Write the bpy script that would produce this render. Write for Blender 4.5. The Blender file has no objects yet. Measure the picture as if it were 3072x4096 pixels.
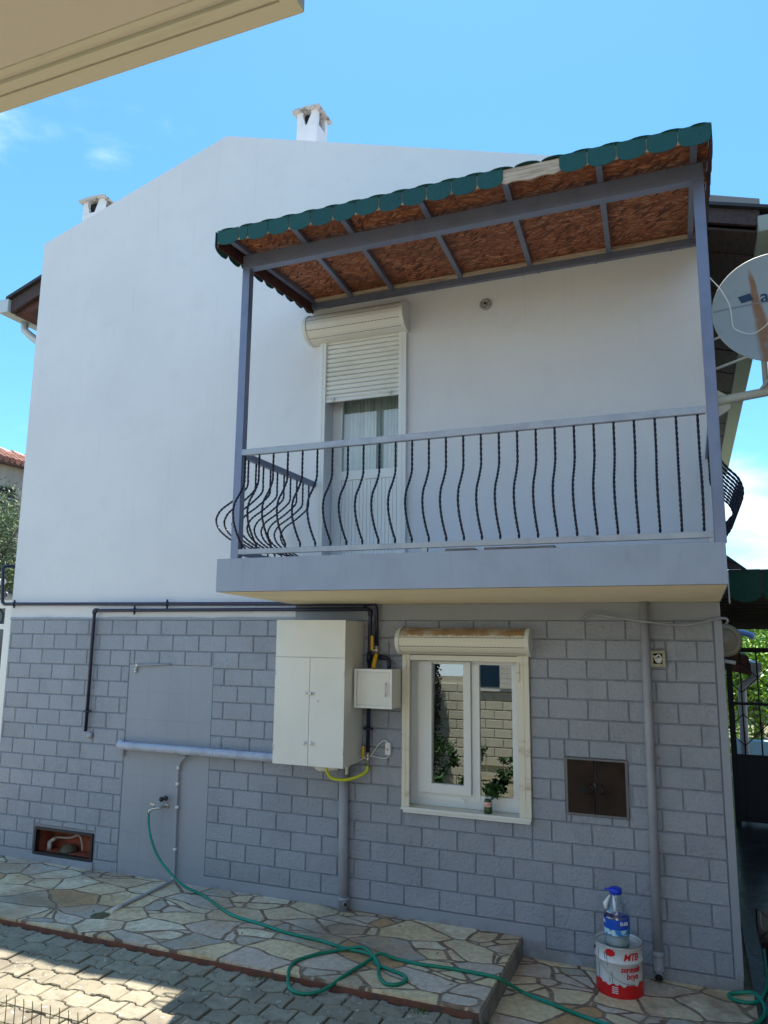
import bpy, bmesh, math, random
from mathutils import Vector, Matrix, noise
random.seed(7)
SC = bpy.context.scene
COL = SC.collection
R = math.radians
# ---------------------------------------------------------------- camera
yaw, pit, rol = -0.3816801, 0.16482603, 0.01030198
fwd = Vector((math.sin(yaw)*math.cos(pit), math.cos(yaw)*math.cos(pit), math.sin(pit)))
rt = Vector((math.cos(yaw), -math.sin(yaw), 0)); up = rt.cross(fwd)
r2 = rt*math.cos(rol)+up*math.sin(rol); u2 = -rt*math.sin(rol)+up*math.cos(rol)
cam = bpy.data.objects.new('camera', bpy.data.cameras.new('camera')); COL.objects.link(cam)
cam.matrix_world = Matrix(((r2.x,u2.x,-fwd.x,0.0),(r2.y,u2.y,-fwd.y,-6.0),(r2.z,u2.z,-fwd.z,2.31),(0,0,0,1)))
cam.data.sensor_fit = 'VERTICAL'; cam.data.sensor_height = 36; cam.data.sensor_width = 27
cam.data.lens = 26.525; cam.data.clip_end = 2000; cam.data.clip_start = .05
SC.camera = cam
# ---------------------------------------------------------------- world, sun, exposure
sv = Vector((-.06, .228, 1)).normalized()
W = bpy.data.worlds.new('World'); SC.world = W; W.use_nodes = True
nt = W.node_tree; nt.nodes.clear(); NN = nt.nodes.new; LK = nt.links.new
out = NN('ShaderNodeOutputWorld'); bg = NN('ShaderNodeBackground'); sky = NN('ShaderNodeTexSky')
sky.sky_type = 'NISHITA'; sky.sun_disc = False; sky.sun_elevation = math.asin(sv.z)
sky.sun_rotation = math.atan2(sv.x, sv.y); sky.air_density = 1.0; sky.dust_density = .6; sky.ozone_density = 1.6
bg.inputs[1].default_value = .115
tc = NN('ShaderNodeTexCoord'); mp = NN('ShaderNodeMapping'); mp.inputs['Scale'].default_value = (1, 1, 2.6)
LK(tc.outputs['Generated'], mp.inputs[0])
nz = NN('ShaderNodeTexNoise'); nz.inputs['Scale'].default_value = 3.2; nz.inputs['Detail'].default_value = 9; nz.inputs['Roughness'].default_value = .55
LK(mp.outputs[0], nz.inputs[0])
sx = NN('ShaderNodeSeparateXYZ'); LK(tc.outputs['Generated'], sx.inputs[0])
el = NN('ShaderNodeMapRange'); el.inputs[1].default_value = .33; el.inputs[2].default_value = .12; el.inputs[3].default_value = -.16; el.inputs[4].default_value = .10
LK(sx.outputs[2], el.inputs[0])
ad = NN('ShaderNodeMath'); ad.operation = 'ADD'; LK(nz.outputs[0], ad.inputs[0]); LK(el.outputs[0], ad.inputs[1])
rp = NN('ShaderNodeMapRange'); rp.interpolation_type = 'SMOOTHSTEP'; rp.inputs[1].default_value = .47; rp.inputs[2].default_value = .74; rp.inputs[4].default_value = .75
bk_ = NN('ShaderNodeMapRange'); bk_.inputs[1].default_value = .15; bk_.inputs[2].default_value = -.55; bk_.inputs[3].default_value = 0; bk_.inputs[4].default_value = .16  # extra cloud cover behind the camera, added to brighten the wall
LK(sx.outputs[1], bk_.inputs[0]); ad2 = NN('ShaderNodeMath'); ad2.operation = 'ADD'; LK(ad.outputs[0], ad2.inputs[0]); LK(bk_.outputs[0], ad2.inputs[1])
LK(ad2.outputs[0], rp.inputs[0])
gm = NN('ShaderNodeMixRGB'); gm.blend_type = 'MULTIPLY'; gm.inputs[0].default_value = 1; gm.inputs[2].default_value = (.53, .97, 1.10, 1)
LK(sky.outputs[0], gm.inputs[1])
mx = NN('ShaderNodeMixRGB'); mx.inputs[2].default_value = (6.6, 7.4, 8.2, 1)
LK(rp.outputs[0], mx.inputs[0]); LK(gm.outputs[0], mx.inputs[1]); LK(mx.outputs[0], bg.inputs[0]); LK(bg.outputs[0], out.inputs[0])
sl = bpy.data.lights.new('sun', 'SUN'); so = bpy.data.objects.new('sun', sl); COL.objects.link(so)
sl.energy = 5.0; sl.angle = R(.5); sl.color = (1, .93, .79)
so.rotation_euler = sv.to_track_quat('Z', 'Y').to_euler(); so.location = sv*60
SC.view_settings.view_transform = 'Standard'; SC.view_settings.look = 'None'; SC.view_settings.exposure = 1.08; SC.view_settings.gamma = 1
SC.cycles.max_bounces = 8; SC.cycles.diffuse_bounces = 4; SC.cycles.caustics_reflective = False; SC.cycles.caustics_refractive = False

# ---------------------------------------------------------------- materials
def newmat(name):
    m = bpy.data.materials.new(name); m.use_nodes = True
    t = m.node_tree; b = t.nodes['Principled BSDF']
    return m, t, b
def obco(t, scale=(1,1,1), rot=(0,0,0)):
    c = t.nodes.new('ShaderNodeTexCoord'); p = t.nodes.new('ShaderNodeMapping')
    p.inputs['Scale'].default_value = scale; p.inputs['Rotation'].default_value = rot
    t.links.new(c.outputs['Object'], p.inputs[0]); return p.outputs[0]
def noi(t, vec, s, d=4, r=.55):
    n = t.nodes.new('ShaderNodeTexNoise'); n.inputs['Scale'].default_value = s; n.inputs['Detail'].default_value = d; n.inputs['Roughness'].default_value = r
    t.links.new(vec, n.inputs[0]); return n.outputs[0]
def mrange(t, v, a, b, c=0, d=1, smooth=True):
    n = t.nodes.new('ShaderNodeMapRange'); n.interpolation_type = 'SMOOTHSTEP' if smooth else 'LINEAR'
    for i, x in enumerate((a, b, c, d)): n.inputs[i+1].default_value = x
    t.links.new(v, n.inputs[0]); return n.outputs[0]
def mixc(t, f, a, b, mode='MIX'):
    n = t.nodes.new('ShaderNodeMixRGB'); n.blend_type = mode
    for i, v in enumerate((f, a, b)):
        if isinstance(v, (int, float)): n.inputs[i].default_value = v
        elif isinstance(v, tuple): n.inputs[i].default_value = (*v, 1)
        else: t.links.new(v, n.inputs[i])
    return n.outputs[0]
def mth(t, op, a, b=0):
    n = t.nodes.new('ShaderNodeMath'); n.operation = op
    for i, v in enumerate((a, b)):
        if isinstance(v, (int, float)): n.inputs[i].default_value = v
        else: t.links.new(v, n.inputs[i])
    return n.outputs[0]
def bump(t, b, h, s=.3, dist=.01):
    n = t.nodes.new('ShaderNodeBump'); n.inputs['Strength'].default_value = s; n.inputs['Distance'].default_value = dist
    t.links.new(h, n.inputs['Height']); t.links.new(n.outputs[0], b.inputs['Normal']); return n
def M(name, c, rough=.6, metal=0, c2=None, vs=3, lo=.45, hi=.65, bs=0, bst=.2, bd=.005, isl=0, scale=(1,1,1), spec=.5):
    m, t, b = newmat(name)
    b.inputs['Roughness'].default_value = rough; b.inputs['Metallic'].default_value = metal; b.inputs['Specular IOR Level'].default_value = spec
    v = obco(t, scale)
    col = None
    if c2 is not None: col = mixc(t, mrange(t, noi(t, v, vs, 6, .6), lo, hi), c, c2)
    if isl:
        g = t.nodes.new('ShaderNodeNewGeometry'); k = mrange(t, g.outputs['Random Per Island'], 0, 1, 1-isl, 1+isl, False)
        cc = t.nodes.new('ShaderNodeCombineXYZ')
        for i in range(3): t.links.new(k, cc.inputs[i])
        col = mixc(t, 1., col if col is not None else c, cc.outputs[0], 'MULTIPLY')
    if col is None: b.inputs['Base Color'].default_value = (*c, 1)
    else: t.links.new(col, b.inputs['Base Color'])
    if bs: bump(t, b, noi(t, v, bs, 4), bst, bd)
    return m
m_white = M('white_render', (.735,.705,.735), .85, c2=(.705,.68,.71), vs=.7, lo=.4, hi=.7, bs=95, bst=.35, bd=.004)
def wall_mat():
    m, t, b = newmat('white_render'); b.inputs['Roughness'].default_value = .88; co = obco(t)
    c = mixc(t, mrange(t, noi(t, co, .8, 5, .6), .38, .68), (.745,.75,.785), (.705,.712,.75))
    c = mixc(t, mth(t, 'MULTIPLY', mrange(t, noi(t, co, 3.5, 7, .7), .50, .72), .35), c, (.66,.65,.68))
    stq = noi(t, obco(t, (5, 5, .22)), 3, 6, .7)
    c = mixc(t, mth(t, 'MULTIPLY', mrange(t, stq, .56, .74), .30), c, (.58,.565,.57))
    t.links.new(c, b.inputs['Base Color'])
    bump(t, b, mth(t, 'ADD', noi(t, co, 90, 4), mth(t, 'MULTIPLY', noi(t, co, 5, 3), 1.6)), .4, .006); return m
m_white = wall_mat()
m_clad = M('grey_cladding_paint', (.315,.335,.385), .7, c2=(.283,.301,.345), vs=2.6, bs=44, bst=.75, bd=.018, isl=.055)
m_cladflat = M('grey_smooth_paint', (.312,.332,.378), .7, c2=(.295,.313,.355), vs=1.6, bs=120, bst=.2, bd=.003)
m_joint = M('cladding_joint', (.28,.288,.335), .9)
def plinth_mat():
    m, t, b = newmat('splashed_grey_paint'); b.inputs['Roughness'].default_value = .7; co = obco(t)
    c = mixc(t, mrange(t, noi(t, co, 1.6, 5), .42, .66), (.312,.332,.378), (.295,.313,.355))
    s3 = t.nodes.new('ShaderNodeSeparateXYZ'); t.links.new(co, s3.inputs[0])
    k = mth(t, 'ADD', mrange(t, s3.outputs[2], .26, .10, -.25, .12), noi(t, co, 9, 6, .7))
    c = mixc(t, mth(t, 'MULTIPLY', mrange(t, k, .52, .70), .5), c, (.20,.18,.155))
    t.links.new(c, b.inputs['Base Color']); bump(t, b, noi(t, co, 120, 4), .25, .003); return m
m_cladflat = plinth_mat()
m_slab = M('balcony_grey_render', (.35,.385,.48), .85, c2=(.325,.36,.45), vs=5, bs=110, bst=.5, bd=.004)
def slab_mat():
    m, t, b = newmat('stained_slab_render'); b.inputs['Roughness'].default_value = .85; co = obco(t)
    c = mixc(t, mrange(t, noi(t, co, 5, 5), .42, .66), (.34,.385,.48), (.315,.355,.445))
    c = mixc(t, mth(t, 'MULTIPLY', mrange(t, noi(t, obco(t, (9, 9, .5)), 3, 6, .7), .54, .74), .45), c, (.24,.26,.31))
    t.links.new(c, b.inputs['Base Color']); bump(t, b, noi(t, co, 110, 4), .5, .004); return m
m_slab = slab_mat()
m_cream = M('cream_soffit_paint', (.82,.74,.55), .85, c2=(.77,.69,.51), vs=2, bs=60, bst=.2, bd=.004)
m_steel = M('grey_blue_metal_paint', (.19,.215,.31), .38, .3, c2=(.16,.185,.27), vs=4, bs=30, bst=.05)
m_steel2 = M('brushed_grey_rail_paint', (.36,.38,.43), .4, .3, c2=(.30,.32,.38), vs=7, bs=40, bst=.1)
m_iron = M('black_wrought_iron', (.009,.011,.030), .35, .3)
m_gas = M('navy_gas_pipe_paint', (.010,.012,.040), .3, .1, spec=.6)
m_pvc = M('white_pvc', (.74,.745,.72), .35, c2=(.68,.68,.64), vs=3)
m_pvcframe = M('white_window_profile', (.76,.77,.76), .3)
m_dirty = M('dirty_cream_aluminium', (.72,.68,.57), .45, c2=(.42,.30,.17), vs=3.2, lo=.56, hi=.78, scale=(1,1,2.2))
m_box = M('white_sheet_metal', (.74,.74,.70), .38, c2=(.70,.70,.66), vs=2)
m_yel = M('yellow_plastic', (.75,.45,.01), .35)
m_yelhose = M('yellow_green_hose', (.62,.66,.03), .4)
m_brass = M('nickel_brass', (.55,.52,.46), .3, .9)
m_black = M('black_plastic', (.012,.012,.014), .45)
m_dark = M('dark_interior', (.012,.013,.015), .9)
m_curt = M('white_net_curtain', (.62,.66,.64), .9, c2=(.42,.47,.46), vs=9, lo=.35, hi=.7, scale=(3,1,.15))
m_hose = M('green_garden_hose', (.0,.20,.115), .35, c2=(.0,.26,.19), vs=4)
m_lag = M('grey_wrapped_pipe', (.42,.46,.56), .6, c2=(.36,.39,.47), vs=8, bs=30, bst=.3)
m_greypipe = M('grey_painted_pipe', (.33,.34,.39), .5, c2=(.30,.31,.355), vs=4)
m_hatch = M('brown_metal_hatch', (.040,.025,.018), .8, 0, c2=(.022,.014,.011), vs=5, spec=.15)
m_woodlt = M('weathered_batten', (.52,.42,.33), .8, c2=(.30,.22,.16), vs=6, scale=(.6,6,9), bs=30, bst=.3)
m_wooddk = M('dark_stained_wood', (.060,.030,.024), .6, c2=(.028,.015,.014), vs=6, scale=(8,1,8), bs=25, bst=.4)
m_redbrown = M('red_brown_board', (.10,.035,.028), .7, c2=(.05,.018,.018), vs=8, scale=(1,1,1))
m_tileroof = M('terracotta_tile', (.36,.15,.11), .8, c2=(.22,.10,.09), vs=3, isl=.3)
m_oldwall = M('weathered_old_render', (.36,.31,.27), .9, c2=(.24,.21,.20), vs=1.2, lo=.35, hi=.7, scale=(3,3,.5), bs=20, bst=.3)
m_galv = M('galvanised_gutter', (.55,.58,.60), .45, .2)
m_beigeg = M('beige_gutter', (.33,.36,.31), .5)
m_rust = M('dark_roof_edge', (.03,.03,.035), .6)
m_leafO = M('olive_leaf', (.13,.18,.07), .5, c2=(.24,.29,.16), vs=20, isl=.45)
m_leafG = M('sunny_green_leaf', (.20,.36,.02), .45, c2=(.11,.24,.015), vs=1.5, isl=.5)
m_leafP = M('dark_plant_leaf', (.03,.09,.02), .45, isl=.4)
m_cyp = M('added_cypress_leaf', (.008,.016,.012), .8)
m_bark = M('tree_bark', (.10,.08,.06), .9, bs=20, bst=.5)
m_soil = M('garden_soil', (.20,.185,.125), .95, c2=(.14,.13,.085), vs=4, bs=12, bst=.8, bd=.03)
m_riser = M('red_brick_riser', (.20,.075,.045), .9, c2=(.11,.06,.05), vs=9, bs=30, bst=.6)
m_kerb = M('grey_mortar', (.26,.24,.21), .9, c2=(.16,.15,.13), vs=7, bs=30, bst=.5)
m_dryg = M('dry_grass', (.22,.20,.06), .8, isl=.4)
m_grass = M('weed_grass', (.07,.13,.02), .7, isl=.4)
m_can = M('white_can_enamel', (.75,.75,.77), .3, c2=(.66,.66,.68), vs=5)
m_canred = M('red_can_enamel', (.62,.008,.012), .3)
m_tin = M('tin_lid', (.42,.43,.40), .35, .8, c2=(.30,.30,.27), vs=9)
m_redtxt = M('red_lettering', (.62,.01,.02), .4)
m_whtxt = M('white_lettering', (.85,.87,.9), .5)
m_bluecap = M('blue_bottle_cap', (.0,.045,.62), .35)
m_bluelab = M('blue_bottle_label', (.0,.075,.52), .4)
m_label2 = M('pale_wave_label', (.55,.72,.78), .4, c2=(.01,.22,.62), vs=14, lo=.47, hi=.55)
m_paleblue = M('pale_blue_paint', (.30,.50,.66), .6)
m_bluetarp = M('blue_plastic_sheet', (.13,.22,.55), .5)
m_gatem = M('black_gate_metal', (.008,.008,.012), .5, .2)
m_sheetdk = M('dark_corrugated_sheet', (.030,.025,.022), .6, c2=(.045,.035,.028), vs=2)
m_oppw = M('opposite_wall_paint', (.66,.64,.54), .85, c2=(.60,.58,.49), vs=2, bs=40, bst=.6)
m_oppsoff = M('beige_underside_paint', (.60,.565,.52), .85, c2=(.56,.525,.485), vs=2.5, bs=50, bst=.15)
m_oppmould = M('beige_moulding', (.60,.58,.48), .7, c2=(.45,.43,.35), vs=7, lo=.55, hi=.75, scale=(.6,4,4))

def shingle_mat(name, c1, c2):
    m, t, b = newmat(name); b.inputs['Roughness'].default_value = .9
    v = obco(t); g = t.nodes.new('ShaderNodeNewGeometry')
    c = mixc(t, g.outputs['Random Per Island'], c1, c2)
    sp = mrange(t, noi(t, v, 170, 2, .7), .40, .68)
    c = mixc(t, sp, c, (.02,.10,.11), 'MIX'); t.links.new(c, b.inputs['Base Color'])
    bump(t, b, noi(t, v, 190, 2), .5, .004); return m
m_shing = shingle_mat('green_shingle', (.006,.055,.060), (.009,.078,.074))
m_shing2 = shingle_mat('dark_green_shingle', (.006,.05,.026), (.009,.068,.036))

def osb_mat():
    m, t, b = newmat('osb_flake_board'); b.inputs['Roughness'].default_value = .75
    co = obco(t); col = None
    nv = t.nodes.new('ShaderNodeTexNoise'); nv.inputs['Scale'].default_value = 2.5; t.links.new(co, nv.inputs[0])
    cols = [((.10,.028,.014),(.40,.13,.048)), ((.16,.045,.022),(.56,.25,.13)), ((.045,.016,.012),(.31,.09,.036))]
    layers = []
    for i, (rot, sc) in enumerate(((.08, (15, 70, 1)), (-.75, (17, 64, 1)), (.85, (15, 60, 1)))):
        c = t.nodes.new('ShaderNodeTexCoord'); a = t.nodes.new('ShaderNodeVectorMath'); a.operation = 'ADD'
        s = t.nodes.new('ShaderNodeVectorMath'); s.operation = 'SCALE'; s.inputs['Scale'].default_value = .025
        t.links.new(nv.outputs[1], s.inputs[0]); t.links.new(c.outputs['Object'], a.inputs[0]); t.links.new(s.outputs[0], a.inputs[1])
        p = t.nodes.new('ShaderNodeMapping'); p.vector_type = 'TEXTURE' if False else 'POINT'
        r = t.nodes.new('ShaderNodeVectorRotate'); r.rotation_type = 'Z_AXIS'; r.inputs['Angle'].default_value = rot
        t.links.new(a.outputs[0], r.inputs[0]); t.links.new(r.outputs[0], p.inputs[0]); p.inputs['Scale'].default_value = sc; p.inputs['Location'].default_value = (i*3.1, i*5.7, 0)
        vo = t.nodes.new('ShaderNodeTexVoronoi'); vo.voronoi_dimensions = '2D'; vo.inputs['Scale'].default_value = 1
        t.links.new(p.outputs[0], vo.inputs['Vector'])
        sp = t.nodes.new('ShaderNodeSeparateColor'); t.links.new(vo.outputs['Color'], sp.inputs[0])
        layers.append((sp, mixc(t, sp.outputs[0], *cols[i])))
    col = mixc(t, mrange(t, layers[0][0].outputs[1], .45, .55), layers[0][1], layers[1][1])
    col = mixc(t, mrange(t, layers[2][0].outputs[1], .66, .70), col, layers[2][1])
    big = mrange(t, noi(t, co, 1.6, 3), .4, .65)
    col = mixc(t, mth(t, 'MULTIPLY', big, .45), col, (.14,.055,.035), 'MIX')
    t.links.new(col, b.inputs['Base Color'])
    return m
m_osb = osb_mat()

def stone_mat():
    m, t, b = newmat('crazy_paving_stone')
    co = obco(t)
    nv = t.nodes.new('ShaderNodeTexNoise'); nv.inputs['Scale'].default_value = 1.7; nv.inputs['Detail'].default_value = 2; t.links.new(co, nv.inputs[0])
    s = t.nodes.new('ShaderNodeVectorMath'); s.operation = 'SCALE'; s.inputs['Scale'].default_value = .22; t.links.new(nv.outputs[1], s.inputs[0])
    a = t.nodes.new('ShaderNodeVectorMath'); a.operation = 'ADD'; t.links.new(co, a.inputs[0]); t.links.new(s.outputs[0], a.inputs[1])
    p = t.nodes.new('ShaderNodeMapping'); p.inputs['Scale'].default_value = (2.7, 4.1, 1); p.inputs['Rotation'].default_value = (0,0,.35); t.links.new(a.outputs[0], p.inputs[0])
    def vor(f):
        vo = t.nodes.new('ShaderNodeTexVoronoi'); vo.voronoi_dimensions = '2D'; vo.inputs['Scale'].default_value = 1; vo.inputs['Randomness'].default_value = 1
        vo.feature = f; t.links.new(p.outputs[0], vo.inputs['Vector']); return vo
    v1 = vor('F1'); v2 = vor('DISTANCE_TO_EDGE')
    p2 = t.nodes.new('ShaderNodeMapping'); p2.inputs['Scale'].default_value = (1.5, 1.35, 1); p2.inputs['Location'].default_value = (3.3, 1.7, 0); p2.inputs['Rotation'].default_value = (0,0,.9); t.links.new(p.outputs[0], p2.inputs[0])
    v3 = t.nodes.new('ShaderNodeTexVoronoi'); v3.voronoi_dimensions = '2D'; v3.inputs['Scale'].default_value = 1; v3.feature = 'DISTANCE_TO_EDGE'; t.links.new(p2.outputs[0], v3.inputs['Vector'])
    v4 = t.nodes.new('ShaderNodeTexVoronoi'); v4.voronoi_dimensions = '2D'; v4.inputs['Scale'].default_value = 1; t.links.new(p2.outputs[0], v4.inputs['Vector'])
    sp = t.nodes.new('ShaderNodeSeparateColor'); t.links.new(v1.outputs['Color'], sp.inputs[0])
    sp4 = t.nodes.new('ShaderNodeSeparateColor'); t.links.new(v4.outputs['Color'], sp4.inputs[0])
    brk = mth(t, 'GREATER_THAN', sp.outputs[1], .75)
    sel = mth(t, 'ADD', mth(t, 'MULTIPLY', brk, sp4.outputs[0]), mth(t, 'MULTIPLY', mth(t, 'SUBTRACT', 1., brk), sp.outputs[0]))
    cr = t.nodes.new('ShaderNodeValToRGB'); t.links.new(sel, cr.inputs[0]); e = cr.color_ramp
    e.interpolation = 'CONSTANT'
    pal = [(0,(.62,.50,.34)),(.16,(.42,.37,.29)),(.28,(.64,.50,.31)),(.42,(.52,.42,.34)),(.54,(.70,.60,.44)),(.68,(.46,.27,.13)),(.74,(.62,.50,.33)),(.86,(.36,.335,.29)),(.93,(.54,.45,.37))]
    e.elements[0].position = 0; e.elements[0].color = (*pal[0][1],1); e.elements[1].position = pal[1][0]; e.elements[1].color = (*pal[1][1],1)
    for q, c in pal[2:]:
        x = e.elements.new(q); x.color = (*c, 1)
    rustm = mrange(t, noi(t, co, 1.9, 5, .65), .46, .64)
    st = mixc(t, mth(t, 'MULTIPLY', rustm, .62), cr.outputs[0], (.42,.25,.12))
    fine = mrange(t, noi(t, co, 22, 6, .7), .38, .66, 1.0, 1.38)
    cc = t.nodes.new('ShaderNodeCombineXYZ'); [t.links.new(fine, cc.inputs[i]) for i in range(3)]
    st = mixc(t, 1., st, cc.outputs[0], 'MULTIPLY')
    de = mth(t, 'MINIMUM', v2.outputs['Distance'], mth(t, 'ADD', mth(t, 'MULTIPLY', v3.outputs['Distance'], .6), mth(t, 'MULTIPLY', mth(t, 'SUBTRACT', 1., brk), 5.)))
    wob = mth(t, 'ADD', de, mth(t, 'MULTIPLY', mth(t, 'SUBTRACT', noi(t, co, 18, 3), .5), .06))
    edge = mrange(t, wob, .024, .048)
    grout = mixc(t, mrange(t, noi(t, co, 9, 4), .4, .6), (.20,.13,.085), (.31,.215,.15))
    c = mixc(t, edge, grout, st)
    dirt = mrange(t, noi(t, co, .9, 4, .6), .52, .66)
    c = mixc(t, mth(t, 'MULTIPLY', dirt, .45), c, (.16,.135,.11))
    t.links.new(c, b.inputs['Base Color'])
    t.links.new(mrange(t, edge, 0, 1, .95, .5), b.inputs['Roughness'])
    h = mth(t, 'ADD', mth(t, 'MULTIPLY', edge, 1.), mth(t, 'MULTIPLY', noi(t, co, 30, 4), .35))
    bump(t, b, h, .7, .006); return m
m_stone = stone_mat()
def paver_mat():
    m, t, b = newmat('concrete_paver'); co = obco(t); b.inputs['Roughness'].default_value = .9
    g = t.nodes.new('ShaderNodeNewGeometry')
    c = mixc(t, g.outputs['Random Per Island'], (.26,.23,.17), (.35,.315,.24))
    c = mixc(t, mrange(t, noi(t, co, 14, 6, .7), .42, .72), c, (.22,.19,.14))
    c = mixc(t, mth(t, 'MULTIPLY', mrange(t, noi(t, co, 1.4, 4, .6), .52, .66), .7), c, (.15,.125,.10))
    c = mixc(t, mth(t, 'MULTIPLY', mrange(t, noi(t, co, 26, 3, .5), .66, .72), .6), c, (.6,.6,.58))
    t.links.new(c, b.inputs['Base Color']); bump(t, b, noi(t, co, 60, 5, .7), .6, .006); return m
m_paver = paver_mat()
m_joint2 = M('sandy_joint', (.10,.085,.06), .95, c2=(.14,.12,.05), vs=6, bs=30, bst=.6)
m_wet = M('wet_passage_floor', (.05,.048,.05), .22, c2=(.09,.085,.08), vs=5, bs=9, bst=.35, bd=.01)
def glass_mat(name, fac=.32, tint=(.75,.8,.8)):
    m = bpy.data.materials.new(name); m.use_nodes = True; t = m.node_tree; t.nodes.clear()
    o = t.nodes.new('ShaderNodeOutputMaterial'); mix = t.nodes.new('ShaderNodeMixShader'); gl = t.nodes.new('ShaderNodeBsdfGlossy'); tr = t.nodes.new('ShaderNodeBsdfTransparent')
    gl.inputs['Roughness'].default_value = .0; gl.inputs[0].default_value = (.9,.95,.95,1); tr.inputs[0].default_value = (*tint,1)
    mix.inputs[0].default_value = fac; t.links.new(tr.outputs[0], mix.inputs[1]); t.links.new(gl.outputs[0], mix.inputs[2]); t.links.new(mix.outputs[0], o.inputs[0]); return m
m_glass = glass_mat('window_glass', .29); m_glassd = glass_mat('door_glass', .15, (.85,.9,.88))
m_bottle = glass_mat('clear_bottle_plastic', .16, (.86,.92,.97))
def dish_mat():
    m, t, b = newmat('pale_dish_paint'); b.inputs['Roughness'].default_value = .5; co = obco(t)
    s = t.nodes.new('ShaderNodeSeparateXYZ'); t.links.new(co, s.inputs[0])
    dn = mth(t, 'SUBTRACT', .36, s.outputs[1])
    w = mth(t, 'ADD', mth(t, 'ADD', s.outputs[0], mth(t, 'MULTIPLY', mth(t, 'SUBTRACT', noi(t, co, 7, 4), .5), .03)), .165)
    w = mth(t, 'ABSOLUTE', mth(t, 'SUBTRACT', w, mth(t, 'MULTIPLY', dn, .12)))
    a = mrange(t, mth(t, 'DIVIDE', w, mth(t, 'ADD', mth(t, 'MULTIPLY', dn, .085), .012)), 1.15, .45)
    a = mth(t, 'MULTIPLY', a, mrange(t, dn, 0, .12)); a2 = mth(t, 'MULTIPLY', a, mrange(t, noi(t, co, 9, 5), .1, .45))
    c = mixc(t, a2, mixc(t, mrange(t, noi(t, co, 5, 5), .5, .8), (.33,.375,.40), (.25,.29,.30)), (.27,.13,.055))
    t.links.new(c, b.inputs['Base Color']); return m
m_dish = dish_mat(); m_dishtxt = M('navy_dish_print', (.01,.035,.09), .5)
m_dish2 = M('beige_dish_back', (.30,.27,.20), .6, c2=(.24,.22,.17), vs=4)

# ---------------------------------------------------------------- mesh helpers
class MB:
    def __init__(s): s.bm = bmesh.new()
    def box(s, x0, x1, y0, y1, z0, z1, b=0):
        m = bmesh.new(); bmesh.ops.create_cube(m, size=1)
        for v in m.verts: v.co = Vector(((x0+x1)/2+v.co.x*abs(x1-x0), (y0+y1)/2+v.co.y*abs(y1-y0), (z0+z1)/2+v.co.z*abs(z1-z0)))
        if b: bmesh.ops.bevel(m, geom=m.edges[:], offset=b, segments=2, affect='EDGES', profile=.7)
        s.merge(m); return s
    def merge(s, m):
        t = bpy.data.meshes.new('t'); m.to_mesh(t); m.free(); s.bm.from_mesh(t); bpy.data.meshes.remove(t)
    def quad(s, *p):
        s.bm.faces.new([s.bm.verts.new(q) for q in p]); return s
    def prism(s, pts, ax, a0, a1):
        """polygon pts in the two remaining axes, extruded along axis ax from a0 to a1"""
        def mk(p, a):
            q = list(p); q.insert(ax, a); return s.bm.verts.new(q)
        A = [mk(p, a0) for p in pts]; B = [mk(p, a1) for p in pts]; n = len(pts)
        fs = [s.bm.faces.new(A), s.bm.faces.new(B[::-1])]
        for i in range(n): fs.append(s.bm.faces.new((A[i], B[i], B[(i+1) % n], A[(i+1) % n])))
        bmesh.ops.recalc_face_normals(s.bm, faces=fs); return s
    def tube(s, pts, r, n=10, smooth=0, caps=True, prof=None):
        pts = [Vector(p) for p in pts]
        if smooth and not isinstance(r, (list, tuple)):
            q = []
            P = [pts[0]*2-pts[1]]+pts+[pts[-1]*2-pts[-2]]
            for i in range(1, len(P)-2):
                for k in range(smooth):
                    u = k/smooth; a, b, c, d = P[i-1], P[i], P[i+1], P[i+2]
                    q.append(.5*((2*b)+(c-a)*u+(2*a-5*b+4*c-d)*u*u+(3*b-a-3*c+d)*u**3))
            q.append(pts[-1]); pts = q
        prev = None; rings = []; nrm = None
        for i, p in enumerate(pts):
            d = (pts[min(i+1, len(pts)-1)]-pts[max(i-1, 0)]).normalized()
            if nrm is None:
                nrm = d.orthogonal().normalized()
            else:
                nrm = (nrm-d*nrm.dot(d)); nrm = nrm.normalized() if nrm.length > 1e-6 else d.orthogonal().normalized()
            bi = d.cross(nrm); rr = r[i] if isinstance(r, (list, tuple)) else r
            rings.append([s.bm.verts.new(p+rr*(nrm*math.cos(2*math.pi*k/n)+bi*math.sin(2*math.pi*k/n))) for k in range(n)])
        fs = []
        for a, b in zip(rings, rings[1:]):
            for k in range(n):
                f = s.bm.faces.new((a[k], a[(k+1) % n], b[(k+1) % n], b[k])); f.smooth = True; fs.append(f)
        if caps:
            fs.append(s.bm.faces.new(rings[0][::-1])); fs.append(s.bm.faces.new(rings[-1]))
        return s
    def lathe(s, prof, c, n=32, axis=Vector((0,0,1)), caps=False):
        q = axis.normalized().to_track_quat('Z', 'Y'); c = Vector(c); rings = []
        for r, z in prof:
            rings.append([s.bm.verts.new(c+q@Vector((r*math.cos(2*math.pi*k/n), r*math.sin(2*math.pi*k/n), z))) for k in range(n)])
        for a, b in zip(rings, rings[1:]):
            for k in range(n):
                f = s.bm.faces.new((a[k], a[(k+1) % n], b[(k+1) % n], b[k])); f.smooth = True
        if caps:
            s.bm.faces.new(rings[0][::-1]); s.bm.faces.new(rings[-1])
        return s
    def build(s, name, mat, parent=None, **kw):
        me = bpy.data.meshes.new(name); s.bm.to_mesh(me); s.bm.free()
        me.materials.append(mat)
        o = bpy.data.objects.new(name, me); COL.objects.link(o)
        if parent is not None:
            o.parent = parent
            if parent.type == 'EMPTY': o.matrix_parent_inverse = Matrix.Translation(parent.location).inverted()
        tag(o, **kw); return o
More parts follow.
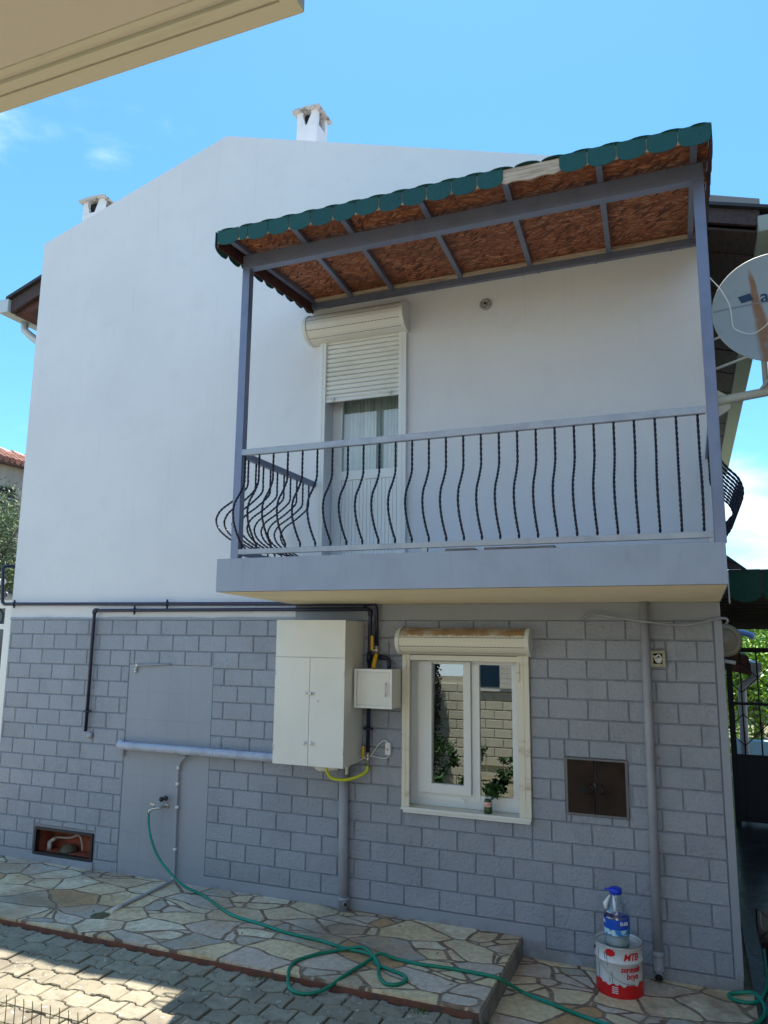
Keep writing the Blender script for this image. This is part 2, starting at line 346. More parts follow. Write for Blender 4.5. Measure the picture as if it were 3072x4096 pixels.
def tag(o, label=None, cat=None, group=None, kind=None):
    for k, v in (('label', label), ('category', cat), ('group', group), ('kind', kind)):
        if v: o[k] = v
def thing(name, loc, label, cat, group=None):
    o = bpy.data.objects.new(name, None); COL.objects.link(o); o.location = loc; o.empty_display_size = .1
    tag(o, label, cat, group); return o
def holes_grid(mb, x0, x1, z0, z1, y, holes, top=None):
    xs = sorted({x0, x1, *[v for h in holes for v in h[:2] if x0 < v < x1]}); zs = sorted({z0, z1, *[v for h in holes for v in h[2:] if z0 < v < z1]})
    for a, b in zip(xs, xs[1:]):
        for c, d in zip(zs, zs[1:]):
            mx_, mz = (a+b)/2, (c+d)/2
            if any(h[0] < mx_ < h[1] and h[2] < mz < h[3] for h in holes): continue
            mb.quad((a, y, c), (b, y, c), (b, y, d), (a, y, d))
def cut(r, h):
    """rectangle r minus hole h (x0,x1,z0,z1) -> list of rectangles"""
    if h[0] >= r[1] or h[1] <= r[0] or h[2] >= r[3] or h[3] <= r[2]: return [r]
    o = []
    if r[0] < h[0]: o.append((r[0], h[0], r[2], r[3]))
    if h[1] < r[1]: o.append((h[1], r[1], r[2], r[3]))
    a, b = max(r[0], h[0]), min(r[1], h[1])
    if r[2] < h[2]: o.append((a, b, r[2], h[2]))
    if h[3] < r[3]: o.append((a, b, h[3], r[3]))
    return o
def textmesh(txt, size, mat, name, parent, fn, shear=0, bold=0.0, spacing=1.0):
    """lettering as a mesh; fn maps (u,v,w) -> world point"""
    cu = bpy.data.curves.new('t', 'FONT'); cu.body = txt; cu.size = size; cu.shear = shear; cu.offset = bold; cu.extrude = .0006; cu.resolution_u = 3; cu.space_character = spacing
    o = bpy.data.objects.new('t', cu); COL.objects.link(o); dg = bpy.context.evaluated_depsgraph_get(); dg.update()
    me = bpy.data.meshes.new_from_object(o.evaluated_get(dg)); bpy.data.objects.remove(o); bpy.data.curves.remove(cu)
    bm = bmesh.new(); bm.from_mesh(me); bpy.data.meshes.remove(me)
    bmesh.ops.triangulate(bm, faces=bm.faces[:])
    bmesh.ops.subdivide_edges(bm, edges=[e for e in bm.edges if e.calc_length() > size*.25], cuts=2)
    for v in bm.verts: v.co = fn(v.co.x, v.co.y, v.co.z)
    mb = MB(); mb.bm.free(); mb.bm = bm
    return mb.build(name, mat, parent)

# ================================================================ SETTING
g = MB(); g.quad((-300,-300,-.03), (300,-300,-.03), (300,400,-.03), (-300,400,-.03)); g.build('ground', m_soil, kind='structure')
# flagstone platform (crazy paving) along the wall
p = MB(); p.box(-9.5, -1.27, -1.235, .02, -.02, .138, .006); plat = p.build('stone_platform', m_stone, kind='structure')
p = MB(); p.box(-9.5, -1.275, -1.247, -1.2355, -.02, .118); p.build('platform_riser', m_riser, kind='structure')
p = MB(); p.box(-1.2695, -1.258, -1.235, -.012, -.02, .122); p.build('platform_end_face', m_kerb, kind='structure')
p = MB(); p.box(-1.26, .275, -7, .02, -.03, .0); p.build('flagstone_floor', m_stone, kind='structure')
p = MB(); ring = [(.385+.03*math.sin(i*2.1)+(.9*(math.sin(i*math.pi/15)) if i < 15 else 0), .45+1.35*(1-math.cos(i*math.pi/15))/2) for i in range(16)]
p.bm.faces.new([p.bm.verts.new((x,y,.0005)) for x,y in ring]); p.build('puddle', M('still_water_film', (.03,.03,.035), .03, spec=1.), kind='structure')
p = MB(); p.box(.275, 2.2, -7, 14, -.03, -.004); p.build('passage_floor', m_wet, kind='structure')
# interlocking concrete pavers
def wv(x):
    u = (x/.2) % 1.0
    pts = [(0,0),(.18,.0),(.30,.020),(.5,.024),(.68,.024),(.80,.002),(1,0)]
    for (a, b), (c, d) in zip(pts, pts[1:]):
        if a <= u <= c: return b+(d-b)*(u-a)/(c-a)
    return 0
pv = MB()
for j in range(11):
    y1 = -1.262-.158*j; y0 = y1-.158
    for i in range(45):
        xa = -9.9+.2*i+(.1 if j % 2 else 0)
        if xa > -1.44: continue
        gp = .0055; tz = .09+random.uniform(-.004,.004); tl = random.uniform(-.006,.006)
        us = [xa+gp, xa+.04, xa+.06, xa+.1, xa+.136, xa+.16, xa+.2-gp]
        bot = [(x, y0+wv(x)+gp) for x in us]; topp = [(x, y1+wv(x)-gp) for x in us[::-1]]
        ring = bot+topp; cx = xa+.1; cy = (y0+y1)/2
        lo = [pv.bm.verts.new((x, y, .05)) for x, y in ring]
        md = [pv.bm.verts.new((x, y, tz-.006+tl*(x-cx)/.1)) for x, y in ring]
        hi = [pv.bm.verts.new((cx+(x-cx)*.95, cy+(y-cy)*.94, tz+tl*(x-cx)/.1)) for x, y in ring]
        n = len(ring)
        for A, B in ((lo, md), (md, hi)):
            for k in range(n): pv.bm.faces.new((A[k], A[(k+1) % n], B[(k+1) % n], B[k]))
        pv.bm.faces.new(hi)
pv.build('paver_path', m_paver, kind='structure')
p = MB(); p.box(-9.9, -1.262, -3.02, -1.248, -.02, .074); p.build('paver_joint_sand', m_joint2, kind='structure')
p = MB(); p.box(-9.9, -1.262, -6.38, -3.02, -.02, .088); p.build('garden_bed', m_soil, kind='structure')

# ================================================================ HOUSE
house = thing('house', (-3.2, 0, 0), 'two storey house with white rendered gable wall above grey stone patterned cladding', 'house')
WIN = (-2.19, -1.27, .965, 2.165); DOOR = (-3.0, -2.25, 2.88, 4.99); NICHE = (-6.045, -5.325, .205, .45); HAT = (-.905, -.48, 1.045, 1.43)
XL, XR = -6.64, .215
def gz(x): return 7.467-.3075*abs(x+4.224) if x < -4.224 else 7.467-.3145*(x+4.224)
w = MB()
hl = [WIN, DOOR, NICHE]
holes_grid(w, XL, XR, 0, 5.9, 0, hl)
w.quad((XL,0,5.9),(XR,0,5.9),(XR,0,gz(XR)),(-4.224,0,7.467),(XL,0,gz(XL)))
w.quad((XL,.22,0),(XL,0,0),(XL,0,gz(XL)),(XL,.22,gz(XL)))
w.quad((XR,0,0),(XR,.22,0),(XR,.22,gz(XR)),(XR,0,gz(XR)))
w.quad((XL,0,gz(XL)),(-4.224,0,7.467),(-4.224,.22,7.467),(XL,.22,gz(XL)))
w.quad((-4.224,0,7.467),(XR,0,gz(XR)),(XR,.22,gz(XR)),(-4.224,.22,7.467))
w.quad((XR,.22,5.6),(XL,.22,5.6),(XL,.22,gz(XL)),(-4.224,.22,7.467),(XR,.22,gz(XR)))
w.quad((XL,.22,0),(XL,.22,5.9),(XL,9,5.9),(XL,9,0)); w.quad((XR,.22,0),(XR,9,0),(XR,9,5.9),(XR,.22,5.9))
w.quad((XL,9,0),(XL,9,5.9),(XR,9,5.9),(XR,9,0))
for (a,b,c,d), dep in ((WIN,.14),(DOOR,.2),(NICHE,.22)):
    w.quad((a,0,c),(a,0,d),(a,dep,d),(a,dep,c)); w.quad((b,0,d),(b,0,c),(b,dep,c),(b,dep,d)); w.quad((a,0,d),(b,0,d),(b,dep,d),(a,dep,d)); w.quad((a,0,c),(a,dep,c),(b,dep,c),(b,0,c))
w.build('wall', m_white, house)
# room boxes behind openings
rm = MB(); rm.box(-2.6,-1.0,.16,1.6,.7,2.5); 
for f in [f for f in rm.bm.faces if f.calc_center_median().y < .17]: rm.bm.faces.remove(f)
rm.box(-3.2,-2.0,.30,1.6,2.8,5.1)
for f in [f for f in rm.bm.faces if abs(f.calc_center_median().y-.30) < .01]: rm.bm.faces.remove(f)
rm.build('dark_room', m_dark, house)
nb = MB(); nb.quad((-6.045,.22,.205),(-5.325,.22,.205),(-5.325,.22,.45),(-6.045,.22,.45))
for q in (((-6.042,.003,.207),(-6.042,.003,.448),(-6.042,.22,.448),(-6.042,.22,.207)),((-5.328,.003,.448),(-5.328,.003,.207),(-5.328,.22,.207),(-5.328,.22,.448)),((-6.042,.003,.447),(-5.328,.003,.447),(-5.328,.22,.447),(-6.042,.22,.447)),((-6.042,.003,.208),(-6.042,.22,.208),(-5.328,.22,.208),(-5.328,.003,.208))): nb.quad(*q)
niche_back = nb.build('recess_back', M('raw_red_brick', (.42,.11,.06), .9, c2=(.20,.07,.05), vs=7, bs=20, bst=.8), house)
# roof behind the parapet
rf = MB()
for s_, xe, ze in ((-1, -7.24, 6.20), (1, .70, 5.70)):
    x0, z0 = -4.224, 7.25
    rf.prism([(x0, z0), (xe, ze), (xe, ze+.10), (x0, z0+.10)], 1, .24, 9.3)
roof = rf.build('roof', M('grey_roof_sheet', (.25,.24,.23), .9), house)
# eaves
e = MB(); e.prism([(-7.21,6.19),(-6.645,6.40),(-6.645,6.235),(-7.21,6.03)], 1, .12, .17); e.build('barge_board', m_wooddk, house)
e = MB(); e.prism([(-7.26,6.22),(-6.645,6.44),(-6.645,6.405),(-7.26,6.185)], 1, .08, .235); e.build('roof_edge_flashing', m_rust, house)
e = MB(); e.prism([(-7.2,6.02),(-6.645,6.06),(-6.645,6.19),(-7.2,6.15)], 1, .18, 9); e.build('eave_soffit', m_redbrown, house)
e = MB(); e.box(-7.36,-7.215,.08,9,6.03,6.19,.012); e.build('gutter', m_galv, house)
e = MB(); e.tube([(-7.28,.40,6.03),(-7.28,.40,5.93),(-7.16,.42,5.83),(-6.78,.5,5.55),(-6.72,.5,5.35),(-6.72,.5,.2)], .045, 12); e.build('drain_pipe', m_galv, house)
# right eave
sl_ = (5.555-5.70)/(.72-.215)
def ez(x, o=0): return 5.70+sl_*(x-.215)+o
e = MB(); e.prism([(.217,ez(.217,-.03)),(.66,ez(.66,-.03)),(.66,ez(.66,-.155)),(.217,ez(.217,-.155))], 1, -.05, -.015); e.build('barge_board', m_wooddk, house)
e = MB(); e.prism([(.217,ez(.217)),(.80,ez(.80)),(.80,ez(.80,-.026)),(.217,ez(.217,-.026))], 1, -.09, 9); e.build('roof_edge_flashing', m_rust, house)
e = MB()
for k in range(24):
    y = .0+k*.37; e.prism([(.217,ez(.217,-.17)),(.64,ez(.64,-.17)),(.64,ez(.64,-.19-(k%2)*.006)),(.217,ez(.217,-.19-(k%2)*.006))], 1, y, y+.36)
e.build('eave_soffit', m_wooddk, house)
e = MB(); e.box(.64,.80,-.10,9,5.345,5.475,.012); e.build('gutter', m_beigeg, house)
# chimneys
def chimney(x0, x1, y0, y1, zt, zc, tilt):
    c = MB()
    a = zc-.16
    c.box(x0, x1, y0, y1, 6.3, a)
    for (px, py) in ((x0,y0),(x1-.07,y0),(x0,y1-.06),(x1-.06,y1-.06)): c.box(px, px+.07, py, py+.06, a-.002, zc)
    # ragged shoulders of the vent opening
    c.prism([(x0+.06,a),(x0+.10,a),(x0+.085,a+.06),(x0+.065,a+.12),(x0+.06,a+.12)], 1, y0+.001, y0+.04)
    c.prism([(x1-.06,a),(x1-.12,a),(x1-.10,a+.05),(x1-.075,a+.11),(x1-.06,a+.12)], 1, y0+.001, y0+.04)
    ch = c.build('chimney', m_white, house)
    k = MB(); k.box(x0+.05, x1-.05, y0+.045, y1-.05, a+.001, zc-.02); k.build('vent_opening', m_dark, ch)
    k = MB(); o = .045; k.prism([(x0-o,zc-.004),(x1+o,zc-.004),(x1+o,zc+.018),((x0+x1)/2,zc+.030),(x0-o,zc+.018)], 1, y0-o, y1+o); k.build('chimney_cap', M('concrete_cap', (.52,.50,.47), .9, c2=(.22,.21,.20), vs=12, lo=.5, hi=.6, bs=20, bst=.5), ch)
chimney(-3.675, -3.435, .5, .74, 7.5, 7.93, .0)
chimney(-6.61, -6.31, .5, .78, 7.1, 7.52, .0)
# balcony slab
s = MB(); x0, x1 = -3.24, .222
s.prism([(-1.256,2.632),(-1.256,2.875),(-.002,2.875),(-.002,2.593)], 0, x0, x1)
slab = s.build('balcony_slab', m_slab, house)
s = MB(); s.quad((x0+.006,-1.251,2.629),(x1-.006,-1.251,2.629),(x1-.006,-.006,2.590),(x0+.006,-.006,2.590)); s.build('slab_underside', m_cream, slab)
# stone pattern cladding
YB = -.006
hcl = [WIN, NICHE, HAT]
PLN = (-5.03, -4.075, .15, 2.03)   # plain panel
c = MB(); holes_grid(c, XL+.02, XR-.004, .0, 2.4555, YB, [WIN, NICHE]); holes_grid(c, -3.24, XR-.004, 2.4555, 2.589, YB, []); c.build('cladding_base', m_joint, house)
bl = MB()
excl = [(WIN[0]-.03, WIN[1]+.1, WIN[2]-.03, WIN[3]+.03), (NICHE[0]-.02, NICHE[1]+.02, .10, NICHE[3]+.02), (HAT[0]-.010, HAT[1]+.010, HAT[2]-.009, HAT[3]+.009), PLN, (-.28,-.165,2.105,2.245)]
zk = [2.31+.0002-.1487*(k-1) for k in range(0, 18)]
def block(r):
    x0, x1, z0, z1 = r
    if x1-x0 < .03 or z1-z0 < .03: return
    g_, c_, y0, y1 = .0012, .0075, YB-.0005, YB-.012
    a = [bl.bm.verts.new(q) for q in ((x0+g_,y0,z0+g_),(x1-g_,y0,z0+g_),(x1-g_,y0,z1-g_),(x0+g_,y0,z1-g_))]
    a2 = [bl.bm.verts.new(q) for q in ((x0+g_,y1+.010,z0+g_),(x1-g_,y1+.010,z0+g_),(x1-g_,y1+.010,z1-g_),(x0+g_,y1+.010,z1-g_))]
    i_ = g_+c_
    b = [bl.bm.verts.new(q) for q in ((x0+i_,y1,z0+i_),(x1-i_,y1,z0+i_),(x1-i_,y1,z1-i_),(x0+i_,y1,z1-i_))]
    for A, B in ((a,a2),(a2,b)):
        for k in range(4): bl.bm.faces.new((A[k],A[(k+1)%4],B[(k+1)%4],B[k]))
    bl.bm.faces.new(b)
L = .2925
for k in range(0, 16):
    z1, z0 = zk[k], zk[k+1]
    if k == 0: z1 = 2.4555
    for xa, xb, ph in ((XL+.02, -2.72, -6.292), (-2.72, -.300, -.88), (-.300, .165, .047)):
        if k == 15 and xb < -1.0: continue
        if k == 15: xa = max(xa, -1.09)
        s0 = ph+(0 if k % 2 else L/2); s0 -= L*math.ceil((s0-xa)/L)
        xx = s0
        while xx < xb:
            r = (max(xx, xa), min(xx+L, xb), z0, z1)
            if r[1]-r[0] > .03:
                rs = [r]
                for h in excl: rs = [q for rr in rs for q in cut(rr, h)]
                for q in rs: block(q)
            xx += L
bl.build('stone_cladding', m_clad, house)
fl = MB()
# smooth plinth, top band, plain panel, corner strip
fl.box(XL+.02, PLN[0], -.019, YB-.001, .0, .222, .003) if False else None
for (a, b_) in ((XL+.02, NICHE[0]-.02), (NICHE[1]+.02, PLN[0])): fl.box(a, b_, -.017, YB-.001, 0, .224, .002)
fl.box(NICHE[0]-.02, NICHE[1]+.02, -.030, YB-.001, 0, .198, .004)
fl.box(-4.075, -1.092, -.017, YB-.001, 0, .2255, .002)
fl.box(-1.092, XR-.002, -.020, YB-.001, 0, .076, .002)
fl.box(-3.24, XR-.004, -.013, YB-.001, 2.457, 2.588)
fl.box(.168, XR+.006, -.020, YB-.001, .0765, 2.456, .003)
fl.build('plinth_band', m_cladflat, house)
# irregular painted top edge on the left and the tiled plain panel
t_ = MB(); n = 60; pr = []
for i in range(n+1):
    x = XL+.012+(3.4)*i/n; pr.append((x, 2.478+.007*noise.noise(Vector((x*3,0,0)))+.004*noise.noise(Vector((x*11,3,0)))))
t_.prism(pr+[(pr[-1][0],2.4565),(pr[0][0],2.4565)], 1, -.016, -.002); t_.build('paint_line', m_cladflat, house)
pp = MB()
for ix in range(4):
    for iz in range(8):
        xa = PLN[0]+.003+ix*.238; za = .003+iz*.2535
        pp.box(xa, xa+.2373, -.0125, YB-.001, za, za+.2528)
pp.build('plain_tile_panel', m_cladflat, house)
# hatch with two doors
hm = MB()
for q in ((HAT[0]-.012,HAT[1]+.012,HAT[2]-.010,HAT[2]+.004),(HAT[0]-.012,HAT[1]+.012,HAT[3]-.004,HAT[3]+.010),(HAT[0]-.012,HAT[0]+.006,HAT[2]+.004,HAT[3]-.004),(HAT[1]-.006,HAT[1]+.012,HAT[2]+.004,HAT[3]-.004)): hm.box(q[0],q[1],-.030,-.005,q[2],q[3])
hf = hm.build('meter_hatch', M('hatch_frame_paint', (.16,.155,.16), .6), house)
for a, b_ in ((HAT[0]+.006, -.706), (-.694, HAT[1]-.006)):
    hm = MB(); hm.box(a, b_, -.034, -.012, HAT[2]+.004, HAT[3]-.004, .003)
    d_ = hm.build('hatch_door', m_hatch, hf)
hm = MB()
for x, yy in ((-.735,-.034),(-.662,-.034)): hm.tube([(x,-.03,1.26),(x+.012,-.055,1.25),(x+.018,-.058,1.225),(x+.01,-.05,1.20),(x,-.03,1.195)], .004, 6, 3)
hm.tube([(-.70,-.038,1.43),(-.70,-.038,1.05)], .004, 6); hm.box(-.712,-.690,-.042,-.034,1.24,1.27)
hm.build('hatch_handle', m_black, hf)
hm = MB(); hm.box(-.825,-.765,-.0360,-.0342,1.195,1.235); hm.build('peep_hole', m_dark, hf)
# niche frame and bits inside
nf = MB(); a,b_,c_,d_ = NICHE
for q in ((a,b_,c_,c_+.02),(a,b_,d_-.02,d_),(a,a+.022,c_+.02,d_-.02),(b_-.022,b_,c_+.02,d_-.02)): nf.box(q[0],q[1],-.028,.02,q[2],q[3])
nfr = nf.build('recess_frame', m_black, house)
nf = MB(); nf.tube([(-5.99,.14,.20),(-5.985,.14,.27),(-5.965,.14,.305),(-5.91,.15,.325),(-5.80,.15,.33),(-5.72,.15,.345),(-5.65,.13,.375),(-5.60,.12,.36),(-5.575,.12,.30),(-5.565,.12,.245)], .010, 8, 3); nf.build('recess_hose', M('dusty_white_hose', (.50,.42,.36), .7), house)
nf = MB(); nf.tube([(-5.985,.12,.205),(-5.985,.12,.285)], .022, 12); nf.tube([(-5.985,.12,.28),(-5.93,.13,.32)], .018, 10); nf.build('recess_fitting', m_pvc, house)
nf = MB(); nf.lathe([(0,0),(.09,.0),(.08,.03),(.06,.055),(.02,.07),(0,.07)], (-5.76,.15,.205), 9); nf.build('recess_rubble', m_soil, house)

# ---------------- window
win = bpy.data.objects.new('window', None); COL.objects.link(win); win.parent = house; win.matrix_parent_inverse = Matrix.Translation(house.location).inverted()
yf = .08
f = MB()
def fr(mb, x0, x1, z0, z1, t, ya, yb, b=.004):
    mb.box(x0,x0+t,ya,yb,z0,z1,b); mb.box(x1-t,x1,ya,yb,z0,z1,b); mb.box(x0+t-.001,x1-t+.001,ya,yb,z0,z0+t,b); mb.box(x0+t-.001,x1-t+.001,ya,yb,z1-t,z1,b)
fr(f, WIN[0]+.002, WIN[1]-.002, WIN[2]+.0085, WIN[3]-.002, .065, yf+.022, yf+.06)
f.box(-1.665,-1.60,yf+.015,yf+.055,WIN[2]+.09,WIN[3]-.06,.004)
f.box(-1.60,WIN[1]-.004,yf+.018,yf+.055,WIN[2]+.02,WIN[2]+.118,.004); f.box(WIN[0]+.06,-1.60,yf+.018,yf+.055,WIN[2]+.06,WIN[2]+.12,.004)
f.build('window_frame', m_pvcframe, win)
f = MB()
for q in ((-2.118,-1.997,1.078,2.122),(-1.728,-1.668,1.078,2.122)): f.box(q[0],q[1],yf-.012,yf+.04,q[2],q[3],.005)
f.box(-1.998,-1.727,yf-.012,yf+.04,1.078,1.152,.005); f.box(-1.998,-1.727,yf-.012,yf+.04,2.112,2.122,.003)
f.box(-1.745,-1.715,yf-.03,yf-.01,1.030,1.050,.003); f.box(-2.06,-2.03,yf+.01,yf+.021,1.035,1.042)
f.build('sash', m_pvcframe, win)
f = MB(); tlt = .024
f.quad((-1.998,yf+.012,1.15),(-1.727,yf+.012,1.15),(-1.727,yf+.012+tlt,2.113),(-1.998,yf+.012+tlt,2.113)); f.build('glass', m_glass, win)
f = MB(); f.quad((-1.601,yf+.035,1.083),(-1.272,yf+.035,1.083),(-1.272,yf+.035,2.125),(-1.601,yf+.035,2.125)); f.build('glass', m_glass, win)
f = MB(); f.box(WIN[0]-.005,WIN[1]+.005,-.045,yf+.02,WIN[2]-.004,WIN[2]+.008,.002); f.build('sill', m_dirty, win)
f = MB(); f.box(-2.215,-1.17,-.062,-.028,WIN[2]-.008,WIN[2]+.014,.004); f.box(-2.20,-1.18,-.050,-.030,WIN[2]-.030,WIN[2]-.008,.003); f.build('sill_rail', m_pvc, win)
for x0_, x1_ in ((-2.215,-2.150),(-1.262,-1.170)):
    f = MB(); f.box(x0_,x1_,-.046,-.012,.955,2.19,.004)
    f.box(x0_+.028 if x0_ < -2 else x0_+.046, x0_+.034 if x0_ < -2 else x0_+.050, -.050,-.045,.96,2.17)
    if x0_ < -2: f.box(-2.185,-2.171,-.056,-.046,1.99,2.13,.002); f.tube([(-2.185,-.058,2.07),(-2.165,-.066,2.068)], .006, 8)
    else: f.box(-1.256,-1.242,-.056,-.046,1.98,2.12,.002); f.tube([(-1.26,-.058,2.05),(-1.24,-.066,2.05)], .006, 8)
    f.build('guide_rail', m_dirty, win)
f = MB(); f.box(-2.150,-1.262,-.040,-.016,2.130,2.172,.004); f.build('shutter_bottom_bar', m_dirty, win)
f = MB(); f.prism([(1.385,-.0),(1.385,.0)][:0]+[(0,1.395),(.075,1.36),(.078,1.255),(.06,1.235),(0,1.238)], 0, -2.187, -2.176); f.build('strap_winder_cover', M('cream_plastic', (.72,.72,.50), .5), win)
def shutter_box(parent, x0, x1, zb, zt, dep, mat, y0=-.01, nholes=34):
    prof = []
    h = zt-zb
    for i in range(13):
        a = math.pi*.5-(math.pi*1.02)*i/12
        prof.append((y0-dep*.18-dep*.82*max(0, math.cos(a)), zb+h*.5+h*.5*math.sin(a)))
    prof = [(y0, zt)]+prof+[(y0, zb)]
    b = MB(); b.prism([(p_[0], p_[1]) for p_ in prof], 0, x0+.03, x1-.03)
    for fc in b.bm.faces: fc.smooth = False
    bx = b.build('shutter_box', mat, parent)
    # slot lines: perforation rows
    b = MB()
    for ti, row in ((.20,0),(.40,1),(.62,1),(.80,0)):
        k = ti*12; i = int(k); u = k-i; P0, P1 = prof[1+i], prof[2+i]; y = P0[0]+(P1[0]-P0[0])*u; z = P0[1]+(P1[1]-P0[1])*u
        b.box(x0+.03, x1-.03, y-.0012, y+.003, z-.0012, z+.0012)
        if row:
            for q in range(nholes):
                xx = x0+.05+(x1-x0-.1)*q/(nholes-1); b.box(xx-.006, xx+.006, y-.0018, y+.004, z-.0022, z+.0022)
    b.build('perforation', m_black, bx)
    for xa, xb in ((x0,x0+.032),(x1-.032,x1)):
        b = MB(); zc = (zb+zt)/2
        b.prism([(y0+.004 if p_[0] == y0 else y0+(p_[0]-y0)*1.045, zc+(p_[1]-zc)*1.045) for p_ in prof], 0, xa, xb); cp = b.build('end_cap', m_pvc, bx)
    return bx
def topdirt(name, c, d, z0, z1):
    m, t, b = newmat(name); b.inputs['Roughness'].default_value = .45; co = obco(t, (1,1,1)); s3 = t.nodes.new('ShaderNodeSeparateXYZ'); t.links.new(co, s3.inputs[0])
    st2 = noi(t, obco(t, (2.5,1,14)), 6, 6, .7); k = mth(t, 'ADD', mrange(t, s3.outputs[2], z0, z1, -.32, .30), st2)
    k = mth(t, 'MULTIPLY', mrange(t, k, .46, .66), mrange(t, noi(t, co, 9, 5), .3, .6, .55, 1)); t.links.new(mixc(t, k, c, d), b.inputs['Base Color']); return m
shutter_box(win, -2.232, -1.142, 2.178, 2.392, .165, topdirt('rust_stained_shutter_box', (.72,.69,.60), (.36,.22,.11), 2.29, 2.36), -.012)

# ---------------- balcony door
door = bpy.data.objects.new('balcony_door', None); COL.objects.link(door); door.parent = house; door.matrix_parent_inverse = Matrix.Translation(house.location).inverted()
yd = .15
f = MB(); fr(f, -3.0, -2.25, 2.88, 4.99, .05, yd+.012, yd+.07); f.build('door_frame', m_pvcframe, door)
f = MB()
f.box(-2.985,-2.895,yd,yd+.05,2.90,4.97,.004); f.box(-2.32,-2.262,yd,yd+.05,2.90,4.97,.004)
f.box(-2.896,-2.319,yd,yd+.05,3.728,3.812,.004); f.box(-2.896,-2.319,yd,yd+.05,2.90,2.99,.004); f.box(-2.896,-2.319,yd,yd+.05,4.88,4.97,.004)
for k in range(16): f.box(-2.894+k*.0359,-2.894+k*.0359+.0335,yd+.015,yd+.035,2.989,3.729,.002)
f.build('door_leaf', m_pvcframe, door)
f = MB(); f.quad((-2.897,yd+.02,3.81),(-2.318,yd+.02,3.81),(-2.318,yd+.02,4.881),(-2.897,yd+.02,4.881)); f.build('glass', m_glassd, door)
f = MB(); prv = None
for i in range(61):
    x = -2.92+.62*i/60; y = .235+.012*math.sin(i*1.9)+.006*math.sin(i*.7)
    if prv: f.quad((prv[0],prv[1],3.72),(x,y,3.72),(x,y,4.95),(prv[0],prv[1],4.95))
    prv = (x, y)
f.build('curtain', m_curt, door)
for x0_, x1_ in ((-3.046,-2.982),(-2.266,-2.196)):
    f = MB(); f.box(x0_,x1_,-.044,-.002,2.878,5.02,.004); f.box(x0_+.03,x0_+.034,-.047,-.043,2.88,5.0); f.build('guide_rail', m_pvcframe, door)
f = MB(); nsl = 13
for k in range(nsl):
    za = 4.455+k*.0435; f.prism([(-.006,za),(-.020,za+.004),(-.028,za+.016),(-.028,za+.030),(-.018,za+.040),(-.006,za+.0425)], 0, -2.984, -2.264)
f.box(-2.984,-2.264,-.030,-.006,4.425,4.4545,.003)
f.build('shutter_curtain', m_pvc, door)
for x in (-2.905,-2.345): f = MB(); f.box(x-.025,x+.015,-.05,-.030,4.447,4.458); f.box(x-.012,x+.012,-.040,-.031,4.43,4.458); f.build('shutter_hook', m_galv, door)
shutter_box(door, -3.155, -2.175, 4.995, 5.262, .20, topdirt('chalky_white_aluminium', (.70,.69,.65), (.26,.20,.17), 5.19, 5.25), -.004, 30)

# ---------------- round lamp base on the wall, socket box
lamp = thing('lamp_base', (-1.484, 0, 5.147), 'round bare lamp base screwed to the white wall under the balcony roof', 'lamp base')
f = MB(); f.lathe([(0,0),(.050,0),(.052,.012),(.042,.022),(.034,.022),(.030,.010),(.018,.010),(.016,.026),(0,.026)], (-1.484,0,5.147), 24, Vector((0,-1,0))); f.build('base_ring', M('grey_plastic', (.33,.33,.31), .5), lamp)
f = MB(); f.lathe([(0,0),(.011,0),(.011,.004),(0,.004)], (-1.484,-.026,5.147), 12, Vector((0,-1,0))); f.build('bulb_hole', m_black, lamp)
for a in (.6, 2.7, 4.6): f = MB(); f.lathe([(0,0),(.004,0),(.004,.004),(0,.004)], (-1.484+.036*math.cos(a),-.021,5.147+.036*math.sin(a)), 8, Vector((0,-1,0))); f.build('screw', m_black, lamp)
sk = thing('junction_box', (-.226, -.02, 2.13), 'open broken junction box in the cladding beside the right downpipe', 'junction box')
f = MB(); fr(f, -.275,-.172,2.12,2.235,.020,-.040,-.008,.002); f.build('box_rim', M('dirty_cream_plastic', (.42,.41,.31), .6, c2=(.28,.27,.2), vs=12), sk)
f = MB(); f.box(-.256,-.191,-.012,-.007,2.139,2.216); f.build('box_back', m_hatch, sk)
f = MB(); f.tube([(-.25,-.02,2.20),(-.235,-.035,2.16),(-.21,-.03,2.15),(-.20,-.03,2.18),(-.215,-.035,2.205),(-.24,-.03,2.19)], .006, 6, 4); f.lathe([(0,0),(.018,0),(.02,.01),(0,.012)],(-.222,-.02,2.168),12,Vector((0,-1,0))); f.build('loose_wire', m_pvc, sk)

# ================================================================ BALCONY RAILING
rail = thing('balcony_railing', (-1.45, -1.22, 2.875), 'grey steel balcony railing with black twisted belly bars', 'railing')
yb = -1.256
f = MB(); f.box(-3.066,.158,yb,yb+.042,3.654,3.700,.003); f.build('handrail', m_steel2, rail)
f = MB(); f.box(-3.066,.158,yb+.002,yb+.040,2.904,2.942,.003); f.build('bottom_rail', m_steel2, rail)
for xa in (-3.118,.178):
    f = MB(); f.box(xa,xa+.042,yb+.064,-.004,3.650,3.696,.003); f.build('handrail', m_steel, rail)
    f = MB(); f.box(xa,xa+.042,yb+.064,-.004,2.900,2.938,.003); f.build('bottom_rail', m_steel, rail)
f = MB(); f.box(-1.63,-1.595,yb+.004,yb+.038,2.876,2.903); f.build('rail_foot', m_steel2, rail)
f = MB(); f.box(.135,.156,yb+.004,yb+.038,2.876,2.903); f.build('rail_foot', m_steel2, rail)
def belly(amp):
    prof = [(0,3.652),(0,3.60),(0,3.52),(0,3.46),(.012,3.42),(.06,3.345),(.112,3.28),(.132,3.225),(.134,3.18),(.118,3.12),(.082,3.06),(.032,3.00),(.004,2.975),(0,2.955),(0,2.936)]
    return [(o*amp/.134, z) for o, z in prof]
